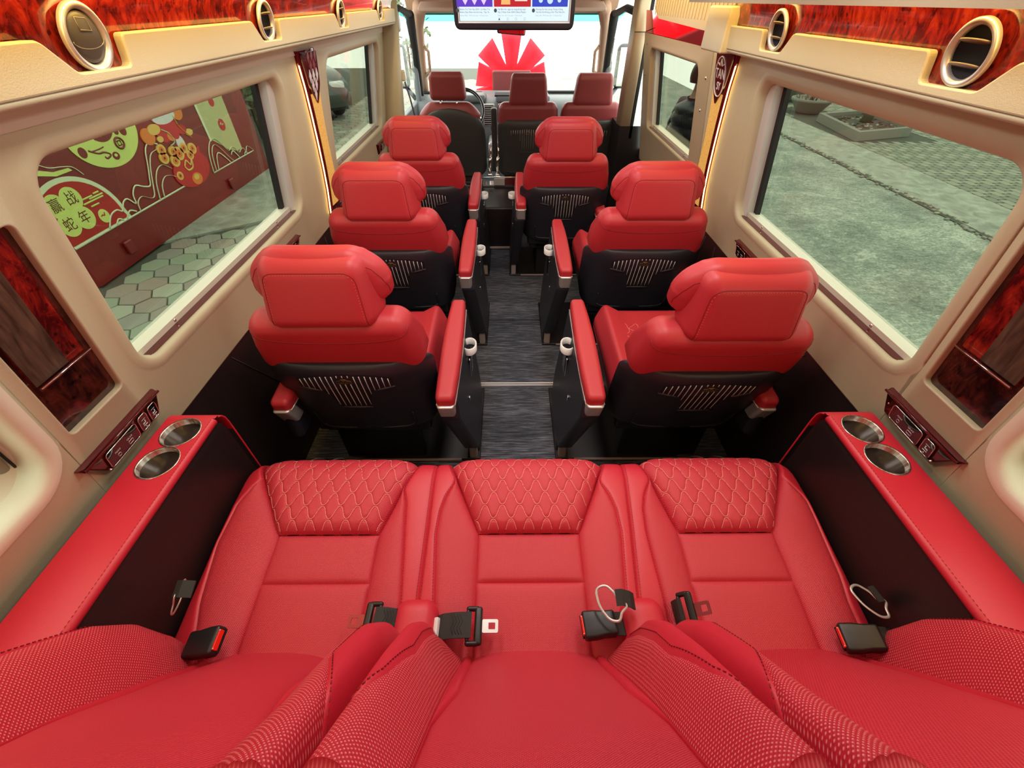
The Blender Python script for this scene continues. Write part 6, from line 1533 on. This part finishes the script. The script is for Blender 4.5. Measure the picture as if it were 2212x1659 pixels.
# person outside the sliding door: body by skinned skeleton
def person(loc, rz):
    root = empty('person', (0, 0, 0))
    J = {'pelvis': (0, 0, .95), 'waist': (0, 0.01, 1.08), 'chest': (0, 0.0, 1.30), 'neck': (0, -.01, 1.47), 'head': (0, .02, 1.58), 'crown': (0, .01, 1.69),
         'hl': (.10, 0, .90), 'kl': (.11, .02, .50), 'al': (.11, -.02, .09), 'tl': (.13, .13, .04), 'hr': (-.10, 0, .90), 'kr': (-.11, .02, .50), 'ar': (-.11, -.02, .09), 'tr': (-.13, .13, .04),
         'sl': (.17, 0, 1.40), 'el': (.25, -.03, 1.12), 'wl': (.24, .12, .90), 'pl': (.235, .17, .84), 'sr': (-.17, 0, 1.40), 'er': (-.25, -.03, 1.12), 'wr': (-.24, .12, .90), 'pr': (-.235, .17, .84)}
    RD = {'pelvis': .14, 'waist': .13, 'chest': .145, 'neck': .055, 'head': .078, 'crown': .070, 'hl': .085, 'kl': .058, 'al': .04, 'tl': .035, 'hr': .085, 'kr': .058, 'ar': .04, 'tr': .035, 'sl': .065, 'el': .045, 'wl': .028, 'pl': .026, 'sr': .065, 'er': .045, 'wr': .028, 'pr': .026}
    E_ = [('pelvis', 'waist'), ('waist', 'chest'), ('chest', 'neck'), ('neck', 'head'), ('head', 'crown'), ('pelvis', 'hl'), ('hl', 'kl'), ('kl', 'al'), ('al', 'tl'), ('pelvis', 'hr'), ('hr', 'kr'), ('kr', 'ar'), ('ar', 'tr'), ('chest', 'sl'), ('sl', 'el'), ('el', 'wl'), ('wl', 'pl'), ('chest', 'sr'), ('sr', 'er'), ('er', 'wr'), ('wr', 'pr')]
    JJ = dict(J)
    for s_, sg in (('l', 1), ('r', -1)):   # fingers
        p = Vector(J['p' + s_])
        for k_, (dx, L) in enumerate(((-.022, .055), (-.008, .066), (.007, .062), (.020, .048))):
            a = 'f%s%d' % (s_, k_); JJ[a] = tuple(p + Vector((sg * 0.0 + dx * .4, dx, -.028))); JJ[a + 'b'] = tuple(p + Vector((-sg * .012 + dx * .4, dx + .006, -.028 - L))); RD[a] = .009; RD[a + 'b'] = .007; E_ += [('p' + s_, a), (a, a + 'b')]
        JJ['th' + s_] = tuple(p + Vector((-sg * .015, .034, -.01))); JJ['tt' + s_] = tuple(p + Vector((-sg * .022, .048, -.040))); RD['th' + s_] = .010; RD['tt' + s_] = .008; E_ += [('p' + s_, 'th' + s_), ('th' + s_, 'tt' + s_)]
    names = list(JJ); me = bpy.data.meshes.new('body'); me.from_pydata([JJ[n] for n in names], [(names.index(a), names.index(b)) for a, b in E_], [])
    o = bpy.data.objects.new('body', me); COL.objects.link(o); sk = o.modifiers.new('skin', 'SKIN'); o.modifiers.new('sub', 'SUBSURF').levels = 2; o.modifiers['sub'].render_levels = 2; sk.use_smooth_shade = True
    for i, n in enumerate(names): me.skin_vertices[0].data[i].radius = (RD[n], RD[n] * (0.72 if n in ('pelvis', 'waist', 'chest') else 1.0))
    me.skin_vertices[0].data[0].use_root = True
    me.materials.append(mat('skin', (0.55, 0.32, 0.22), 0.6)); o.parent = root
    # quilted jacket: horizontal channels
    jm = mat('black_puffer_jacket', (0.010, 0.011, 0.016), 0.38, bump=(60, 0.4)); mb = MB(); P = []
    for z in np.linspace(0.86, 1.475, 74):
        t = (z - 0.86) / 0.615; puff = 0.022 * abs(math.sin(PI * (z - 0.86) / 0.085)) ** 0.5
        rx = 0.185 + 0.03 * math.sin(PI * min(1, t * 1.1)) - 0.11 * smooth((t - 0.86) / 0.14) + puff; ry = 0.135 + 0.02 * math.sin(PI * t) - 0.06 * smooth((t - 0.86) / 0.14) + puff
        P.append([(rx * math.cos(q), ry * math.sin(q), z) for q in np.linspace(0, 2 * PI, 41)])
    mb.grid(P, jm)
    mb.build('jacket', root)
    for sg in (-1, 1):
        mb = MB(); pts = spline([(sg * .155, 0, 1.405), (sg * .205, -.01, 1.33), (sg * .25, -.03, 1.14), (sg * .252, .03, 1.02), (sg * .242, .105, .925)], 12)
        mb.tube(pts, [0.078 - 0.030 * i / len(pts) + 0.007 * abs(math.sin(i * 0.65)) for i in range(len(pts))], jm, 16); mb.build('sleeve', root)
    tm = mat('dark_trousers', (0.02, 0.022, 0.03), 0.8); mb = MB()
    P = [[(0.165 * math.cos(q), 0.125 * math.sin(q), z) for q in np.linspace(0, 2 * PI, 31)] for z in (0.80, 0.9, 0.98)]; mb.grid(P, tm)
    for sg in (-1, 1): mb.tube([(sg * .10, 0, .92), (sg * .105, .01, .70), (sg * .11, .02, .50), (sg * .11, -.01, .28), (sg * .11, -.02, .10)], [0.098, 0.09, 0.074, 0.065, 0.062], tm, 18)
    mb.build('trousers', root)
    for sg in (-1, 1): mb = MB(); mb.box((sg * .12, .05, .045), (.10, .28, .09), rubber, 0.035); mb.build('shoe', root)
    hm_ = mat('black_hair', (0.012, 0.010, 0.009), 0.5); mb = MB(); P = []
    for a in np.linspace(0.02, 0.62, 10):
        P.append([(0.098 * math.sin(a * PI) * math.cos(q), 0.012 + 0.112 * math.sin(a * PI) * math.sin(q) - 0.012, 1.615 + (0.125 if a < .5 else .12) * math.cos(a * PI) + (0.05 * max(0, math.sin(q)) if a > .45 else 0)) for q in np.linspace(0, 2 * PI, 31)])
    mb.grid(P, hm_); mb.build('hair', root)
    mb = MB()
    for sg in (-1, 1): mb.box((sg * .030, .100, 1.605), (.022, .008, .010), whitem, .003); mb.box((sg * .088, .012, 1.59), (.014, .035, .055), MATS['skin'], .006)
    mb.box((0, .112, 1.575), (.020, .026, .038), MATS['skin'], .008); mb.box((0, .100, 1.535), (.045, .008, .012), MATS['red_leather'], .003); mb.build('face_feature', root)
    root.location = loc; root.rotation_euler.z = rz; tag(root, 'person in a black quilted puffer jacket standing outside the sliding door', 'person')
person((1.50, 3.93, GZ), R(-80))
